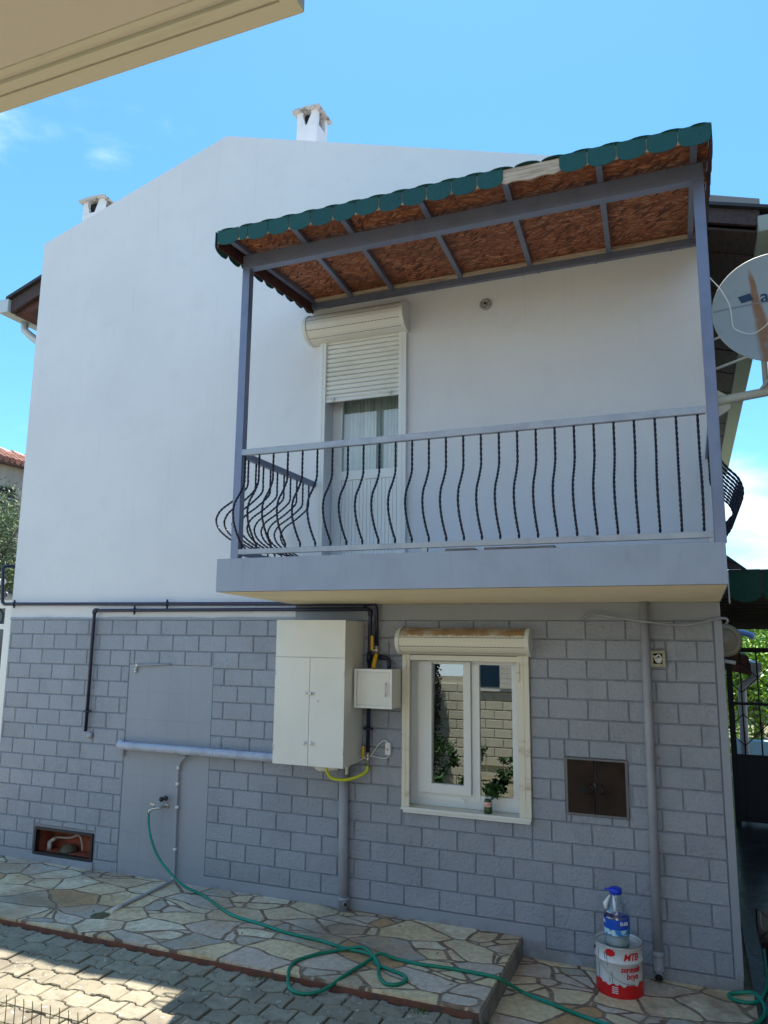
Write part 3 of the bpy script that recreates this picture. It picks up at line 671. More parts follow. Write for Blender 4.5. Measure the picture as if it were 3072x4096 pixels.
def bar_mesh(amp):
    f = MB(); pts = [Vector((0,-o,z-3.3)) for o, z in belly(amp)]
    # twisted square bar
    q = []
    P = [pts[0]*2-pts[1]]+pts+[pts[-1]*2-pts[-2]]
    for i in range(1, len(P)-2):
        sg = max(2, int((P[i+1]-P[i]).length/.011))
        for k in range(sg):
            u = k/sg; a, b, c, d = P[i-1:i+3]
            q.append(.5*((2*b)+(c-a)*u+(2*a-5*b+4*c-d)*u*u+(3*b-a-3*c+d)*u**3))
    q.append(pts[-1]); rings = []
    for i, p_ in enumerate(q):
        d = (q[min(i+1,len(q)-1)]-q[max(i-1,0)]).normalized(); X = Vector((1,0,0)); Y = d.cross(X).normalized(); tw = i*.55
        rings.append([f.bm.verts.new(p_+.0086*(X*math.cos(tw+k*math.pi/2)+Y*math.sin(tw+k*math.pi/2))) for k in range(4)])
    for a, b in zip(rings, rings[1:]):
        for k in range(4): f.bm.faces.new((a[k],a[(k+1)%4],b[(k+1)%4],b[k]))
    me = bpy.data.meshes.new('baluster'); f.bm.to_mesh(me); f.bm.free(); me.materials.append(m_iron); return me
bm_f = bar_mesh(.135); bm_s = bar_mesh(.27); bm_r = bar_mesh(.14)
def bar(me, loc, rz):
    o = bpy.data.objects.new('baluster', me); COL.objects.link(o); o.parent = rail; o.matrix_parent_inverse = Matrix.Translation(rail.location).inverted()
    o.location = loc; o.rotation_euler = (0,0,rz)
for i in range(27): bar(bm_f, (-3.043+i*(3.156/26), yb+.02, 3.3), 0)
for i in range(10):
    y = -1.10+i*.112
    bar(bm_s, (-3.10, y, 3.3), -math.pi/2); bar(bm_r, (.20, y, 3.3), math.pi/2)

# ================================================================ BALCONY CANOPY
can = thing('balcony_canopy', (-1.45, -1.2, 2.875), 'steel framed balcony canopy with green scalloped shingles and orange flake board underside', 'canopy')
f = MB(); f.box(-3.128,-3.063,yb,yb+.062,2.873,5.165,.004); f.build('post', m_steel, can)
f = MB(); f.box(.165,.230,yb,yb+.062,2.873,5.165,.004); f.build('post', m_steel, can)
f = MB(); f.box(-3.128,.232,yb-.001,yb+.065,5.166,5.282,.004); f.build('front_beam', m_steel, can)
f = MB(); f.box(-3.15,.215,-.045,-.003,5.358,5.408,.003); f.build('wall_beam', m_steel, can)
for x in (-2.97,-1.95,-1.02,-.55,.02): f = MB(); f.tube([(x,-.024,5.360),(x,-.024,5.345)], .008, 8); f.build('wall_anchor', m_steel, can)
def rz_(y): return 5.325+(5.452-5.325)*(y+1.256)/1.256   # underside of the boards
for x0_, x1_ in ((-3.085,-3.12),(-2.585,-2.743),(-2.194,-2.338),(-1.590,-1.693),(-.999,-1.091),(-.393,-.450),(.175,.165)):
    f = MB(); wd = .020
    ya, ybk = -1.555, -.02
    def xc(y): return x0_+(x1_-x0_)*(y+1.19)/1.19
    A = [(xc(ya)-wd,ya),(xc(ya)+wd,ya),(xc(ybk)+wd,ybk),(xc(ybk)-wd,ybk)]
    lo = [f.bm.verts.new((x,y,rz_(y)-.042)) for x,y in A]; hi = [f.bm.verts.new((x,y,rz_(y)-.002)) for x,y in A]
    f.bm.faces.new(lo[::-1]); f.bm.faces.new(hi)
    for k in range(4): f.bm.faces.new((lo[k],lo[(k+1)%4],hi[(k+1)%4],hi[k]))
    f.build('rafter', m_steel, can)
f = MB()
f.prism([(-1.565,rz_(-1.565)),(-.004,rz_(-.004)),(-.004,rz_(-.004)+.014),(-1.565,rz_(-1.565)+.014)], 0, -3.145, .262); f.build('flake_board', m_osb, can)
f = MB(); f.box(-3.13,.25,-.075,-.046,5.410,5.440,.003); f.build('wall_batten', m_woodlt, can)
zf = rz_(-1.58)+.014
# front batten with a wavy lower edge where shingles once hung
pts = []; n = 90
for i in range(n+1):
    x = -3.145+3.41*i/n; gap_ = -.966 < x < -.611; pts.append((x, (5.200+.012*abs(math.sin((x+.966)*math.pi/.175)) if gap_ else 5.2205)+.006*abs(math.sin((x+.966)*math.pi/.175))+.006*noise.noise(Vector((x*9,0,0)))))
f = MB(); f.prism(pts+[(.265,zf),(-3.145,zf)], 1, -1.580, -1.566); f.build('front_batten', m_woodlt, can)
f = MB(); f.prism([(-1.565,rz_(-1.56)-.10),(-.004,5.325),(-.004,5.45),(-1.565,rz_(-1.56))], 0, -3.158, -3.146); f.build('side_board', m_redbrown, can)
f = MB(); f.prism([(-1.565,rz_(-1.56)-.10),(-.004,5.325),(-.004,5.45),(-1.565,rz_(-1.56))], 0, .2625, .2745); f.build('side_board', m_redbrown, can)
def scallop(mb, x0, x1, z0, z1, y, th=.004, full=True):
    n = 14; pr = [(x0+.003, z1)]
    w_ = x1-x0-.004; rr = .058
    for i in range(n+1):
        a = math.pi+math.pi*i/n; ca, sa = math.cos(a), math.sin(a); pr.append((x0+.003+w_/2+w_/2*math.copysign(abs(ca)**.8, ca), z0+rr-rr*abs(sa)**.8))
    pr.append((x1-.003, z1)); mb.prism(pr, 1, y-th, y)
f = MB(); xs = [-3.146,-2.958,-2.883,-2.71,-2.536,-2.362,-2.187,-2.011,-1.837,-1.664,-1.490,-1.316,-1.141,-.966]
for i, (a, b_) in enumerate(zip(xs, xs[1:])):
    scallop(f, a, b_, 5.192+random.uniform(-.004,.004) if i != 1 else 5.205, zf+.012, -1.5815-random.uniform(0,.004))
f.build('front_shingles', m_shing, can); f = MB()
xs = [-.611,-.438,-.264,-.090,.087,.272]
for a, b_ in zip(xs, xs[1:]): scallop(f, a, b_, 5.192+random.uniform(-.004,.004), zf+.012, -1.5815-random.uniform(0,.004))
f.build('front_shingles', m_shing, can)
# shingle courses on top
f = MB()
for j in range(10):
    yy0 = -1.60+j*.15; z = rz_(yy0)+.017+.0
    for i in range(20):
        xa = -3.15+i*.173+(.086 if j % 2 else 0)-.0
        if xa > .2: continue
        xb = min(xa+.176, .278); n = 8; ring = []
        for k in range(n+1):
            a = math.pi+math.pi*k/n; ring.append(((xa+xb)/2+(xb-xa)/2*math.cos(a), yy0+.05+.05*math.sin(a)))
        ring += [(xb, yy0+.16),(xa, yy0+.16)]
        lift = .010 if j == 0 else .008
        top = [f.bm.verts.new((x,y,rz_(y)+.016+lift*max(0,(yy0+.16-y)/.16)+.004)) for x,y in ring]; bo = [f.bm.verts.new((x,y,rz_(y)+.016+lift*max(0,(yy0+.16-y)/.16))) for x,y in ring]
        f.bm.faces.new(top); f.bm.faces.new(bo[::-1])
        for k in range(len(ring)): f.bm.faces.new((bo[k],bo[(k+1)%len(ring)],top[(k+1)%len(ring)],top[k]))
f.build('top_shingles', m_shing, can)
for xs_, nm in ((-3.166,0),(.276,1)):
    f = MB()
    for j in range(9):
        ya = -1.58+j*.176; yb2 = ya+.172
        if yb2 > -.004: yb2 = -.004
        n = 8; c0 = rz_((ya+yb2)/2)-.142; pr = [(ya,rz_(ya)+.03)]
        for k in range(n+1):
            a = math.pi+math.pi*k/n; pr.append(((ya+yb2)/2+(yb2-ya)/2*math.cos(a), c0+.05+.045*math.sin(a)+(random.uniform(-.004,.004) if 0<k<n else 0)))
        pr.append((yb2,rz_(yb2)+.03)); f.prism(pr, 0, xs_-.004+.001*(j%2), xs_+.001*(j%2))
    f.build('side_shingles', m_shing, can)
# planks left on the balcony floor
for lab, pts in (('short grey board lying at the left of the boards on the balcony floor', (-1.50,-1.30,-1.15,-.95,2.877,2.905)), ('long pale board lying on the balcony floor behind the bottom rail', (-1.24,-.78,-1.12,-.80,2.877,2.908))):
    f = MB(); f.box(*pts, .002); tag(f.build('plank', m_woodlt), lab, 'board')
f = MB(); f.box(-.80,-.62,-1.10,-.93,2.877,2.889,.002); tag(f.build('broken_tile', m_hatch), 'small dark tile piece lying right of the boards on the balcony floor', 'tile')

# ================================================================ PIPES
def clip(f, x, y, z, r, vert=False):
    if vert: f.tube([(x,y,z-.012),(x,y,z+.012)], r+.006, 12); f.tube([(x-.04,y,z),(x+.04,y,z)], .009, 8); f.tube([(x,y,z),(x,-.005,z)], .007, 8)
    else: f.tube([(x-.012,y,z),(x+.012,y,z)], r+.006, 12); f.tube([(x,y,z-.042),(x,y,z+.042)], .009, 8); f.tube([(x,y,z),(x,-.005,z)], .007, 8)
def bend(a, b, c, r=.04, n=5):
    a, b, c = Vector(a), Vector(b), Vector(c); u = (a-b).normalized(); v = (c-b).normalized(); p0 = b+u*r; p1 = b+v*r
    return [(1-t)**2*p0+2*t*(1-t)*b+t*t*p1 for t in [i/n for i in range(n+1)]]
def path(pts, r=.04):
    pts = [Vector(p) for p in pts]; q = [pts[0]]
    for a, b, c in zip(pts, pts[1:], pts[2:]): q += bend(a, b, c, r)
    return q+[pts[-1]]
yg = -.055
gp = thing('gas_pipe', (-4.6, yg, 2.6), 'upper navy gas pipe running round the left corner to the valve above the meter box', 'gas pipe')
f = MB(); f.tube(path([(-6.60,1.2,3.035),(-6.70,.18,3.03),(-6.755,yg,3.02),(-6.715,yg,2.617),(-2.447,yg,2.592),(-2.441,yg,2.24)], .05), .0175, 12); f.build('pipe', m_gas, gp)
for x in (-6.545,-4.60,-2.552):
    f = MB(); clip(f, x, yg, 2.617-.025*(x+6.7)/4.2, .0175); f.build('pipe_clip', m_gas, gp)
f = MB(); f.tube([(-2.441,yg,2.245),(-2.441,yg,2.225)], .015, 10); f.tube([(-2.441,yg,2.226),(-2.441,yg,2.185)], .019, 8); f.tube([(-2.441,yg,2.186),(-2.441,yg,2.165)], .013, 10); f.tube([(-2.441,yg,2.205),(-2.466,yg-.03,2.205)], .009, 8); f.build('valve', m_brass, gp)
f = MB(); f.box(-2.476,-2.455,yg-.045,yg-.035,2.205,2.325,.003); f.build('valve_handle', m_yel, gp)
f = MB(); f.tube([(-2.441,yg,2.168),(-2.443,yg-.03,2.12),(-2.446,yg-.05,2.056)], .0185, 12, 4); f.build('yellow_sleeve', m_yel, gp)
gq = thing('gas_pipe', (-4.0, yg, 2.54), 'lower navy gas pipe dropping on the left wall and down behind the meter box', 'gas pipe')
f = MB(); f.tube(path([(-5.475,yg,1.385),(-5.471,yg,2.545),(-2.500,yg,2.548),(-2.508,yg,1.38)], .045), .0165, 12)
f.tube(path([(-2.506,yg,2.145),(-2.325,yg,2.145),(-2.315,yg-.03,2.05)], .04), .0165, 12); f.build('pipe', m_gas, gq)
f = MB()
for a, b_ in (((-5.471,yg,2.51),(-5.471,yg,2.548)),((-2.506,yg,2.10),(-2.506,yg,2.19)),((-2.37,yg,2.145),(-2.40,yg,2.145)),((-2.50,yg,2.49),(-2.50,yg,2.54)),((-5.47,yg,2.546),(-5.43,yg,2.546))): f = MB(); f.tube([a,b_], .021, 12); f.build('elbow', m_gas, gq)
f = MB(); clip(f, -4.98, yg, 2.546, .0165); f.build('pipe_clip', m_gas, gq)
f = MB(); clip(f, -5.474, yg, 1.575, .0165, True); f.build('pipe_clip', m_gas, gq)
f = MB(); clip(f, -2.508, yg, 1.565, .0165, True); f.build('pipe_clip', m_gas, gq)
f = MB(); f.tube([(-2.508,yg,1.385),(-2.508,yg,1.27)], .014, 10); f.tube([(-2.508,yg,1.34),(-2.508,yg,1.305)], .019, 8); f.tube([(-2.508,yg,1.33),(-2.53,yg-.03,1.335)], .008, 8); f.build('valve', m_brass, gq)
f = MB(); f.box(-2.542,-2.523,yg-.045,yg-.035,1.335,1.43,.003); f.build('valve_handle', m_yel, gq)
f = MB(); f.tube([(-2.508,yg,1.275),(-2.515,yg,1.23),(-2.55,yg-.04,1.20),(-2.61,yg-.08,1.175),(-2.68,yg-.12,1.165),(-2.76,yg-.15,1.18),(-2.80,yg-.17,1.24),(-2.80,yg-.17,1.30)], .0125, 10, 5); f.build('yellow_hose', m_yelhose, gq)
f = MB(); f.lathe([(0,0),(.03,0),(.034,.02),(.02,.03),(0,.03)], (-5.44,-.02,1.35), 14, Vector((0,-1,0))); f.build('wall_grommet', m_greypipe, gq)

# lagged waste pipe
lp = thing('waste_pipe', (-4.2, -.08, 1.27), 'thick grey wrapped pipe running level from the plain panel to the boiler cabinet', 'pipe')
f = MB(); f.tube([(-5.035,-.05,1.31),(-5.00,-.078,1.285),(-4.6,-.08,1.283),(-4.1,-.08,1.281),(-3.5,-.08,1.279),(-2.9,-.08,1.278),(-2.66,-.10,1.277)], .037, 18, 3)
for i in range(14):
    x = -4.90+i*.133+random.uniform(-.03,.03); f.tube([(x,-.08,1.281),(x+.004,-.08,1.281)], .0385, 18)
f.build('pipe_wrap', m_lag, lp)
f = MB()
for i in range(7): x = -4.85+i*.24; f.tube([(x,-.116,1.262),(x+.006,-.116,1.274)], .005, 6)
f.build('tie', m_greypipe, lp)
f = MB(); f.tube([(-5.03,-.03,1.29),(-5.025,-.03,1.18)], .012, 8); f.build('corner_stub', m_greypipe, lp)
# white clutter under cabinet
dp = thing('boiler_drain_pipe', (-2.7, -.06, .14), 'grey downpipe below the boiler cabinet with a short outlet at the platform', 'downpipe')
f = MB(); f.tube([(-2.722,-.058,1.30),(-2.712,-.058,.7),(-2.700,-.058,.135)], .040, 16); f.build('pipe', m_greypipe, dp)
f = MB(); f.tube([(-2.700,-.058,.215),(-2.700,-.058,.245)], .045, 16); f.tube([(-2.70,-.058,.19),(-2.668,-.10,.20)], .018, 10); f.build('collar', m_greypipe, dp)
f = MB(); f.tube([(-2.666,-.102,.2005),(-2.664,-.105,.201)], .013, 10); f.build('outlet_mouth', m_dark, dp)
dr = thing('downpipe', (-.31, -.07, 0), 'tall grey downpipe with open mouth right of the paint can', 'downpipe')
f = MB(); f.tube([(-.302,-.065,2.592),(-.306,-.065,1.6),(-.312,-.065,.17)], .032, 16)
f.tube([(-.312,-.065,.20),(-.312,-.065,.10),(-.312,-.075,.065)], .0365, 16, 3); f.build('pipe', m_greypipe, dr)
f = MB(); f.tube([(-.312,-.065,.165),(-.312,-.065,.19)], .040, 16); f.tube([(-.29,-.06,1.475),(-.245,-.03,1.475)], .006, 6); f.build('collar', m_greypipe, dr)
f = MB(); f.tube([(-.312,-.078,.055),(-.312,-.115,.045)], .028, 14, caps=False); f.build('outlet', m_greypipe, dr)
f = MB(); f.tube([(-.312,-.108,.046),(-.312,-.113,.0455)], .0255, 14); f.build('outlet_mouth', m_dark, dr)
tp = thing('thin_drain_pipe', (-4.36, -.05, .14), 'thin grey drain pipe bending down from the wrapped pipe and out over the stone platform', 'pipe')
f = MB(); f.tube(path([(-4.28,-.07,1.235),(-4.345,-.05,1.20),(-4.388,-.035,1.12),(-4.385,-.035,.75),(-4.372,-.035,.165),(-4.375,-.12,.155),(-4.372,-.80,.150)], .03), .0125, 10)
f.build('pipe', m_greypipe, tp)
f = MB()
for z in (1.12,.98,.78,.42,.18): f.tube([(-4.387 if z > .9 else -4.378,-.035,z-.012),(-4.387 if z > .9 else -4.378,-.035,z+.012)], .017, 10)
f.tube([(-4.372,-.70,.150),(-4.372,-.83,.150)], .016, 10); f.build('joint', m_pvc, tp)
f = MB(); f.lathe([(0,0),(.06,.001),(.075,.0)], (-4.40,-.92,.1385), 14); st = f.build('wet_rag', M('mossy_silt', (.12,.11,.05), .9, c2=(.07,.06,.03), vs=30), tp)
up_ = thing('short_elbow_pipe', (-4.94, -.03, 1.95), 'small grey elbow pipe at the top left of the plain panel', 'pipe')
f = MB(); f.tube(path([(-4.545,-.022,2.042),(-4.94,-.03,2.022),(-4.945,-.03,1.955)], .02), .0095, 8); f.build('pipe', m_greypipe, up_)
f = MB(); f.tube([(-4.944,-.03,2.00),(-4.944,-.03,1.985)], .015, 8); f.tube([(-4.944,-.03,1.975),(-4.944,-.03,1.96)], .014, 8); f.tube([(-4.94,-.03,2.022),(-4.915,-.03,2.0235)], .014, 8); f.build('joint', m_pvc, up_)
cb = thing('loose_cable', (-.3, -.05, 2.45), 'loose grey cable sagging across the top of the cladding at the right corner', 'cable')
f = MB(); f.tube([(-.76,-.03,2.462),(-.72,-.05,2.487),(-.675,-.06,2.498),(-.568,-.06,2.487),(-.43,-.07,2.462),(-.29,-.115,2.443),(-.10,-.07,2.423),(0,-.06,2.424),(.081,-.05,2.440),(.188,-.04,2.466),(.245,-.03,2.470),(.262,-.02,2.452),(.25,.02,2.436)], .0085, 8, 5); f.build('wire', m_greypipe, cb)

# ================================================================ BOILER CABINET, METER BOX, SWITCH
bc = thing('boiler_cabinet', (-2.885, -.2, 1.295), 'tall white sheet metal boiler cabinet with double doors beneath the balcony', 'cabinet')
f = MB(); f.box(-3.200,-2.572,-.392,-.026,1.297,2.443,.004); f.build('body', m_box, bc)
f = MB(); f.box(-3.202,-2.570,-.404,-.393,2.146,2.446,.002); f.build('top_panel', m_box, bc)
for a, b_, nm in ((-3.202,-2.883,1),(-2.879,-2.570,2)):
    f = MB(); f.box(a,b_,-.404,-.393,1.293,2.142,.002); d_ = f.build('cabinet_door', m_box, bc)
    kx = -2.912 if nm == 1 else -2.850
    f = MB(); f.lathe([(0,0),(.007,0),(.007,.010),(.015,.016),(.016,.022),(.010,.027),(0,.028)], (kx,-.404,1.470), 14, Vector((0,-1,0))); f.build('knob', m_pvcframe, d_)
f = MB(); f.box(-2.915,-2.835,-.409,-.4045,1.842,1.872,.001); f.build('latch', m_galv, bc)
f = MB()
for x in (-2.905,-2.878,-2.848): f.lathe([(0,0),(.006,0),(.005,.003),(0,.004)], (x,-.409,1.857), 8, Vector((0,-1,0)))
f.box(-2.872,-2.856,-.420,-.409,1.847,1.867,.003); f.build('latch_bolt', m_brass, bc)
f = MB(); f.tube([(-3.235,-.23,2.385),(-3.199,-.23,2.385)], .030, 14); f.build('flue_stub', m_black, bc)
f = MB(); f.tube([(-2.95,-.12,1.30),(-2.93,-.12,1.24),(-2.86,-.12,1.235),(-2.75,-.10,1.25)], .026, 12, 4); f.tube([(-3.06,-.15,1.30),(-3.05,-.15,1.265),(-2.9,-.15,1.26)], .014, 8, 3); f.tube([(-2.665,-.12,1.30),(-2.665,-.12,1.20)], .014, 8); f.build('under_pipes', m_pvc, bc)
for hx, side in ((-3.200,0),(-2.572,1)):
    for hz_ in (1.42,2.02):
        f = MB(); f.tube([(hx,-.402,hz_-.022),(hx,-.402,hz_+.022)], .006, 8); f.build('hinge', m_galv, bc)
f = MB(); f.lathe([(0,0),(.004,0),(.004,.003),(0,.004)], (-2.80,-.404,1.80), 8, Vector((0,-1,0))); f.build('keyhole', m_black, bc)
mb_ = thing('meter_box', (-2.388, -.12, 1.75), 'small white gas meter box with handle between cabinet and window', 'meter box')
f = MB(); f.box(-2.552,-2.226,-.240,-.026,1.750,2.055,.003); f.build('body', m_box, mb_)
f = MB(); fr(f, -2.554,-2.224,1.748,2.057,.022,-.252,-.240,.002); f.build('door_rim', m_pvcframe, mb_)
f = MB(); f.box(-2.529,-2.249,-.248,-.2405,1.773,2.032,.002); f.build('door_panel', m_box, mb_)
f = MB(); f.tube([(-2.279,-.248,1.848),(-2.277,-.272,1.868),(-2.277,-.276,1.90),(-2.277,-.272,1.932),(-2.279,-.248,1.950)], .008, 8, 4); f.build('handle', m_pvcframe, mb_)
sw = thing('switch_box', (-2.332, -.02, 1.41), 'small white switch box with red rocker and looping cable under the meter box', 'switch')
f = MB(); f.box(-2.356,-2.310,-.055,-.022,1.365,1.462,.005); f.build('housing', m_pvcframe, sw)
f = MB(); f.box(-2.346,-2.320,-.060,-.055,1.395,1.435,.002); f.build('rocker', m_pvc, sw)
f = MB(); f.lathe([(0,0),(.007,0),(.007,.002),(0,.002)], (-2.333,-.060,1.410), 10, Vector((0,-1,0))); f.build('indicator', m_redtxt, sw)
f = MB(); f.tube([(-2.335,-.03,1.462),(-2.37,-.035,1.474),(-2.41,-.035,1.45),(-2.45,-.035,1.40),(-2.50,-.04,1.34),(-2.56,-.06,1.32),(-2.60,-.08,1.30)], .0055, 6, 5); f.tube([(-2.333,-.03,1.366),(-2.34,-.035,1.345),(-2.38,-.035,1.335),(-2.48,-.035,1.345),(-2.56,-.04,1.34),(-2.62,-.06,1.31)], .0055, 6, 5); f.build('cable', m_pvc, sw)

# ================================================================ TAP, HOSE
tap = thing('garden_tap', (-4.5, -.02, .72), 'chrome garden tap with black knobs on the plain grey panel', 'tap')
f = MB(); f.tube([(-4.505,-.01,.775),(-4.505,-.10,.775),(-4.56,-.13,.768),(-4.60,-.135,.75),(-4.612,-.135,.715)], .011, 10, 3); f.lathe([(0,0),(.022,0),(.020,.01),(.012,.012),(0,.014)], (-4.505,-.012,.775), 14, Vector((0,-1,0))); f.build('spout', m_brass, tap)
f = MB(); f.tube([(-4.565,-.13,.77),(-4.568,-.135,.81)], .007, 8); f.box(-4.592,-4.545,-.141,-.130,.800,.812,.002); f.tube([(-4.592,-.135,.83),(-4.568,-.135,.795)], .006, 6); f.build('lever', m_brass, tap)
f = MB(); f.tube([(-4.53,-.01,.845),(-4.53,-.075,.838)], .008, 8); f.lathe([(0,0),(.020,0),(.024,.012),(.018,.022),(0,.024)], (-4.53,-.06,.84), 8, Vector((0,-1,0))); f.lathe([(0,0),(.020,0),(.024,.012),(.018,.022),(0,.024)], (-4.49,-.05,.850), 8, Vector((0,-1,0))); f.build('knob', m_black, tap)
hz = .150
hose = [(-4.612,-.135,.74),(-4.606,-.14,.68),(-4.585,-.15,.60),(-4.53,-.17,.50),(-4.44,-.19,.39),(-4.31,-.20,.285),(-4.14,-.21,.19),(-3.921,-.235,hz),(-3.457,-.523,hz),(-3.140,-.60,hz),(-2.88,-.675,hz),(-2.567,-.712,hz),(-2.37,-.764,hz),(-2.194,-.789,hz+.005),(-2.091,-.874,hz+.022),(-2.031,-.941,hz),(-1.985,-1.06,hz),(-1.905,-1.155,hz),(-1.83,-1.145,hz),(-1.795,-1.06,hz),(-1.85,-.995,hz),(-1.966,-.955,hz),(-2.075,-.90,hz),(-2.16,-.80,hz+.024),(-2.264,-.75,hz+.018),(-2.425,-.845,hz),(-2.549,-1.01,hz),(-2.575,-1.17,.148),(-2.50,-1.33,.112),(-2.42,-1.39,.104),(-2.33,-1.375,.104),(-2.25,-1.30,.116),(-2.184,-1.15,hz),(-2.136,-.94,hz+.004),(-2.079,-.815,hz+.026),(-1.98,-.785,hz),(-1.78,-.80,hz),(-1.596,-.784,hz),(-1.412,-.785,hz),(-1.27,-.79,hz-.004),(-1.19,-.72,.085),(-1.12,-.66,.03),(-.921,-.705,.012),(-.729,-.787,.012),(-.586,-.83,.012),(-.42,-.88,.012),(-.30,-.95,.012)]
f = MB(); f.tube(hose, .0115, 10, 6); tag(f.build('garden_hose', m_hose), 'long green hose running from the tap in loops over the stone platform', 'hose')
h2 = [(-.10,-.72,.012),(.12,-.60,.012),(.240,-.494,.012),(.297,-.374,.012),(.322,-.262,.018),(.305,-.15,.034),(.262,-.065,.030),(.174,-.065,.014),(.118,-.112,.012),(.155,-.180,.012),(.24,-.18,.012),(.30,-.13,.014),(.33,-.03,.012),(.37,.2,.012),(.40,.8,.012)]
f = MB(); f.tube(h2, .0115, 10, 6); tag(f.build('garden_hose', m_hose), 'green hose coiled once on the floor at the right corner of the house', 'hose')

# ================================================================ PAINT CAN and BOTTLE
CX, CY, CR = -.553, -.290, .152
bk = thing('paint_can', (CX, CY, 0), 'white and red paint can standing on the flagstones under a water bottle', 'paint can')
f = MB(); f.lathe([(0,0),(CR-.004,0),(CR,.004),(CR-.002,.010),(CR-.002,.218),(CR+.002,.220),(CR+.002,.226),(CR-.001,.229),(CR-.001,.310),(CR+.005,.314),(CR+.006,.324),(CR,.327),(CR-.006,.323),(CR-.008,.310),(0,.308)], (CX,CY,0), 48); f.build('can_body', m_can, bk)
def cyl(a0, z0, rr=CR+.0012):
    """map text plane to the can: u along the surface, v up; a0 = angle of u=0"""
    def fn(u, v, w):
        a = a0+u/rr; return Vector((CX+(rr+w)*math.sin(a), CY-(rr+w)*math.cos(a), z0+v))
    return fn
va = math.atan2(-CX, 6+CY)*1.0   # angle of the side facing the camera, measured from -y
f = MB(); n = 72; tops = []
for i in range(n):
    a = 2*math.pi*i/n; k = .085+.020*noise.noise(Vector((i*.45,0,0)))+(.022 if (i//4) % 2 else 0)*abs(noise.noise(Vector((i//4*.77,5,1))))*2; tops.append(k)
rr = CR+.0008
for i in range(n):
    a, b_ = 2*math.pi*i/n, 2*math.pi*(i+1)/n; z1, z2 = tops[i], tops[(i+1)%n]
    f.quad((CX+rr*math.sin(a),CY-rr*math.cos(a),.004),(CX+rr*math.sin(b_),CY-rr*math.cos(b_),.004),(CX+rr*math.sin(b_),CY-rr*math.cos(b_),z2),(CX+rr*math.sin(a),CY-rr*math.cos(a),z1))
f.build('red_band', m_canred, bk)
f = MB(); f.lathe([(0,.0),(CR-.012,.0),(CR-.010,.006)], (CX,CY,.3085), 40); f.build('lid', m_tin, bk)
f = MB(); f.lathe([(CR+.0065,-.003),(CR+.0075,.001),(CR+.0045,.004),(CR+.001,.002)], (CX,CY,.324), 48); f.build('rim', m_tin, bk)
textmesh('MTB', .062, m_redtxt, 'brand_lettering', bk, cyl(va+.17, .246), .25, .0012, .85)
textmesh('sentetik', .052, m_redtxt, 'product_lettering', bk, cyl(va+.05, .172), .15, .0007, .88)
textmesh('boya', .052, m_redtxt, 'product_lettering', bk, cyl(va+.28, .130), .15, .0007, .88)
f = MB(); cc = cyl(va-.38, .285); n = 20
pr = []
for i in range(n):
    a = 2*math.pi*i/n; r_ = .030 if i % 2 else .024; pr.append(cc(r_*1.25*math.cos(a), r_*.85*math.sin(a), .0004))
f.bm.faces.new([f.bm.verts.new(q) for q in pr]); f.build('red_seal', m_canred, bk)
f = MB(); cc = cyl(va, 0); 
def strip(u0,v0,u1,v1,wd): 
    d = Vector((u1-u0,v1-v0)); nn = Vector((-d.y,d.x)).normalized()*wd/2; k = 8
    for i in range(k):
        a = (u0+d.x*i/k, v0+d.y*i/k); b2 = (u0+d.x*(i+1)/k, v0+d.y*(i+1)/k)
        f.quad(cc(a[0]-nn.x,a[1]-nn.y,.0006),cc(b2[0]-nn.x,b2[1]-nn.y,.0006),cc(b2[0]+nn.x,b2[1]+nn.y,.0006),cc(a[0]+nn.x,a[1]+nn.y,.0006))
strip(-.155,.285,-.150,.09,.004); strip(-.10,.285,-.095,.235,.004); strip(-.082,.28,-.078,.20,.003); strip(-.05,.17,-.045,.10,.003); strip(-.065,.10,-.062,.13,.003)
f.build('paint_drips', m_black, bk)
f = MB(); hp = []
for i in range(15):
    a = va-1.45+2.1*i/14; hp.append(Vector((CX+(CR+.008)*math.sin(a), CY-(CR+.008)*math.cos(a), .270-.175*math.sin(math.pi*min(1,(i/14))*.5)**1.1)))
f.tube(hp, .0028, 6, 3); f.build('wire_handle', m_brass, bk)
f = MB(); a = va-1.45; f.lathe([(0,0),(.012,0),(.010,.008),(0,.01)], (CX+CR*math.sin(a),CY-CR*math.cos(a),.270), 12, Vector((math.sin(a),-math.cos(a),0))); f.build('handle_lug', m_black, bk)
f = MB(); 
for i in range(5):
    for j in range(4): q = [cyl(va-.33,.035)(u,v,.0015) for u,v in ((i*.008,j*.012),(i*.008+.006,j*.012),(i*.008+.006,j*.012+.006),(i*.008,j*.012+.006))]; f.quad(*q)
f.build('small_print', m_whtxt, bk)
# bottle
BX, BY, BZ, BR = CX+.0, CY-.06, .2976, .083
bt = thing('water_bottle', (BX, BY, BZ), 'clear water bottle with blue cap and label standing on the paint can lid', 'bottle')
prof = [(0,0),(.06,0),(.078,.012),(BR,.03),(BR-.004,.045),(BR,.055),(BR-.004,.068),(BR,.08),(BR,.205),(BR-.004,.214),(BR,.222),(BR-.006,.245),(BR-.018,.268),(.052,.295),(.040,.325),(.034,.345),(.034,.372)]
f = MB(); f.lathe(prof, (BX,BY,BZ), 40); f.build('bottle_body', m_bottle, bt)
f = MB(); f.lathe([(0,.004),(.07,.006),(BR-.006,.03),(BR-.008,.085),(0,.085)], (BX,BY,BZ), 32); f.build('milky_water', M('cloudy_water', (.42,.46,.46), .3), bt)
f = MB(); f.lathe([(BR+.001,.128),(BR+.001,.196)], (BX,BY,BZ), 40); f.build('blue_label', m_bluelab, bt)
f = MB(); f.lathe([(BR+.001,.088),(BR+.001,.1275)], (BX,BY,BZ), 40); f.build('pale_label', m_label2, bt)
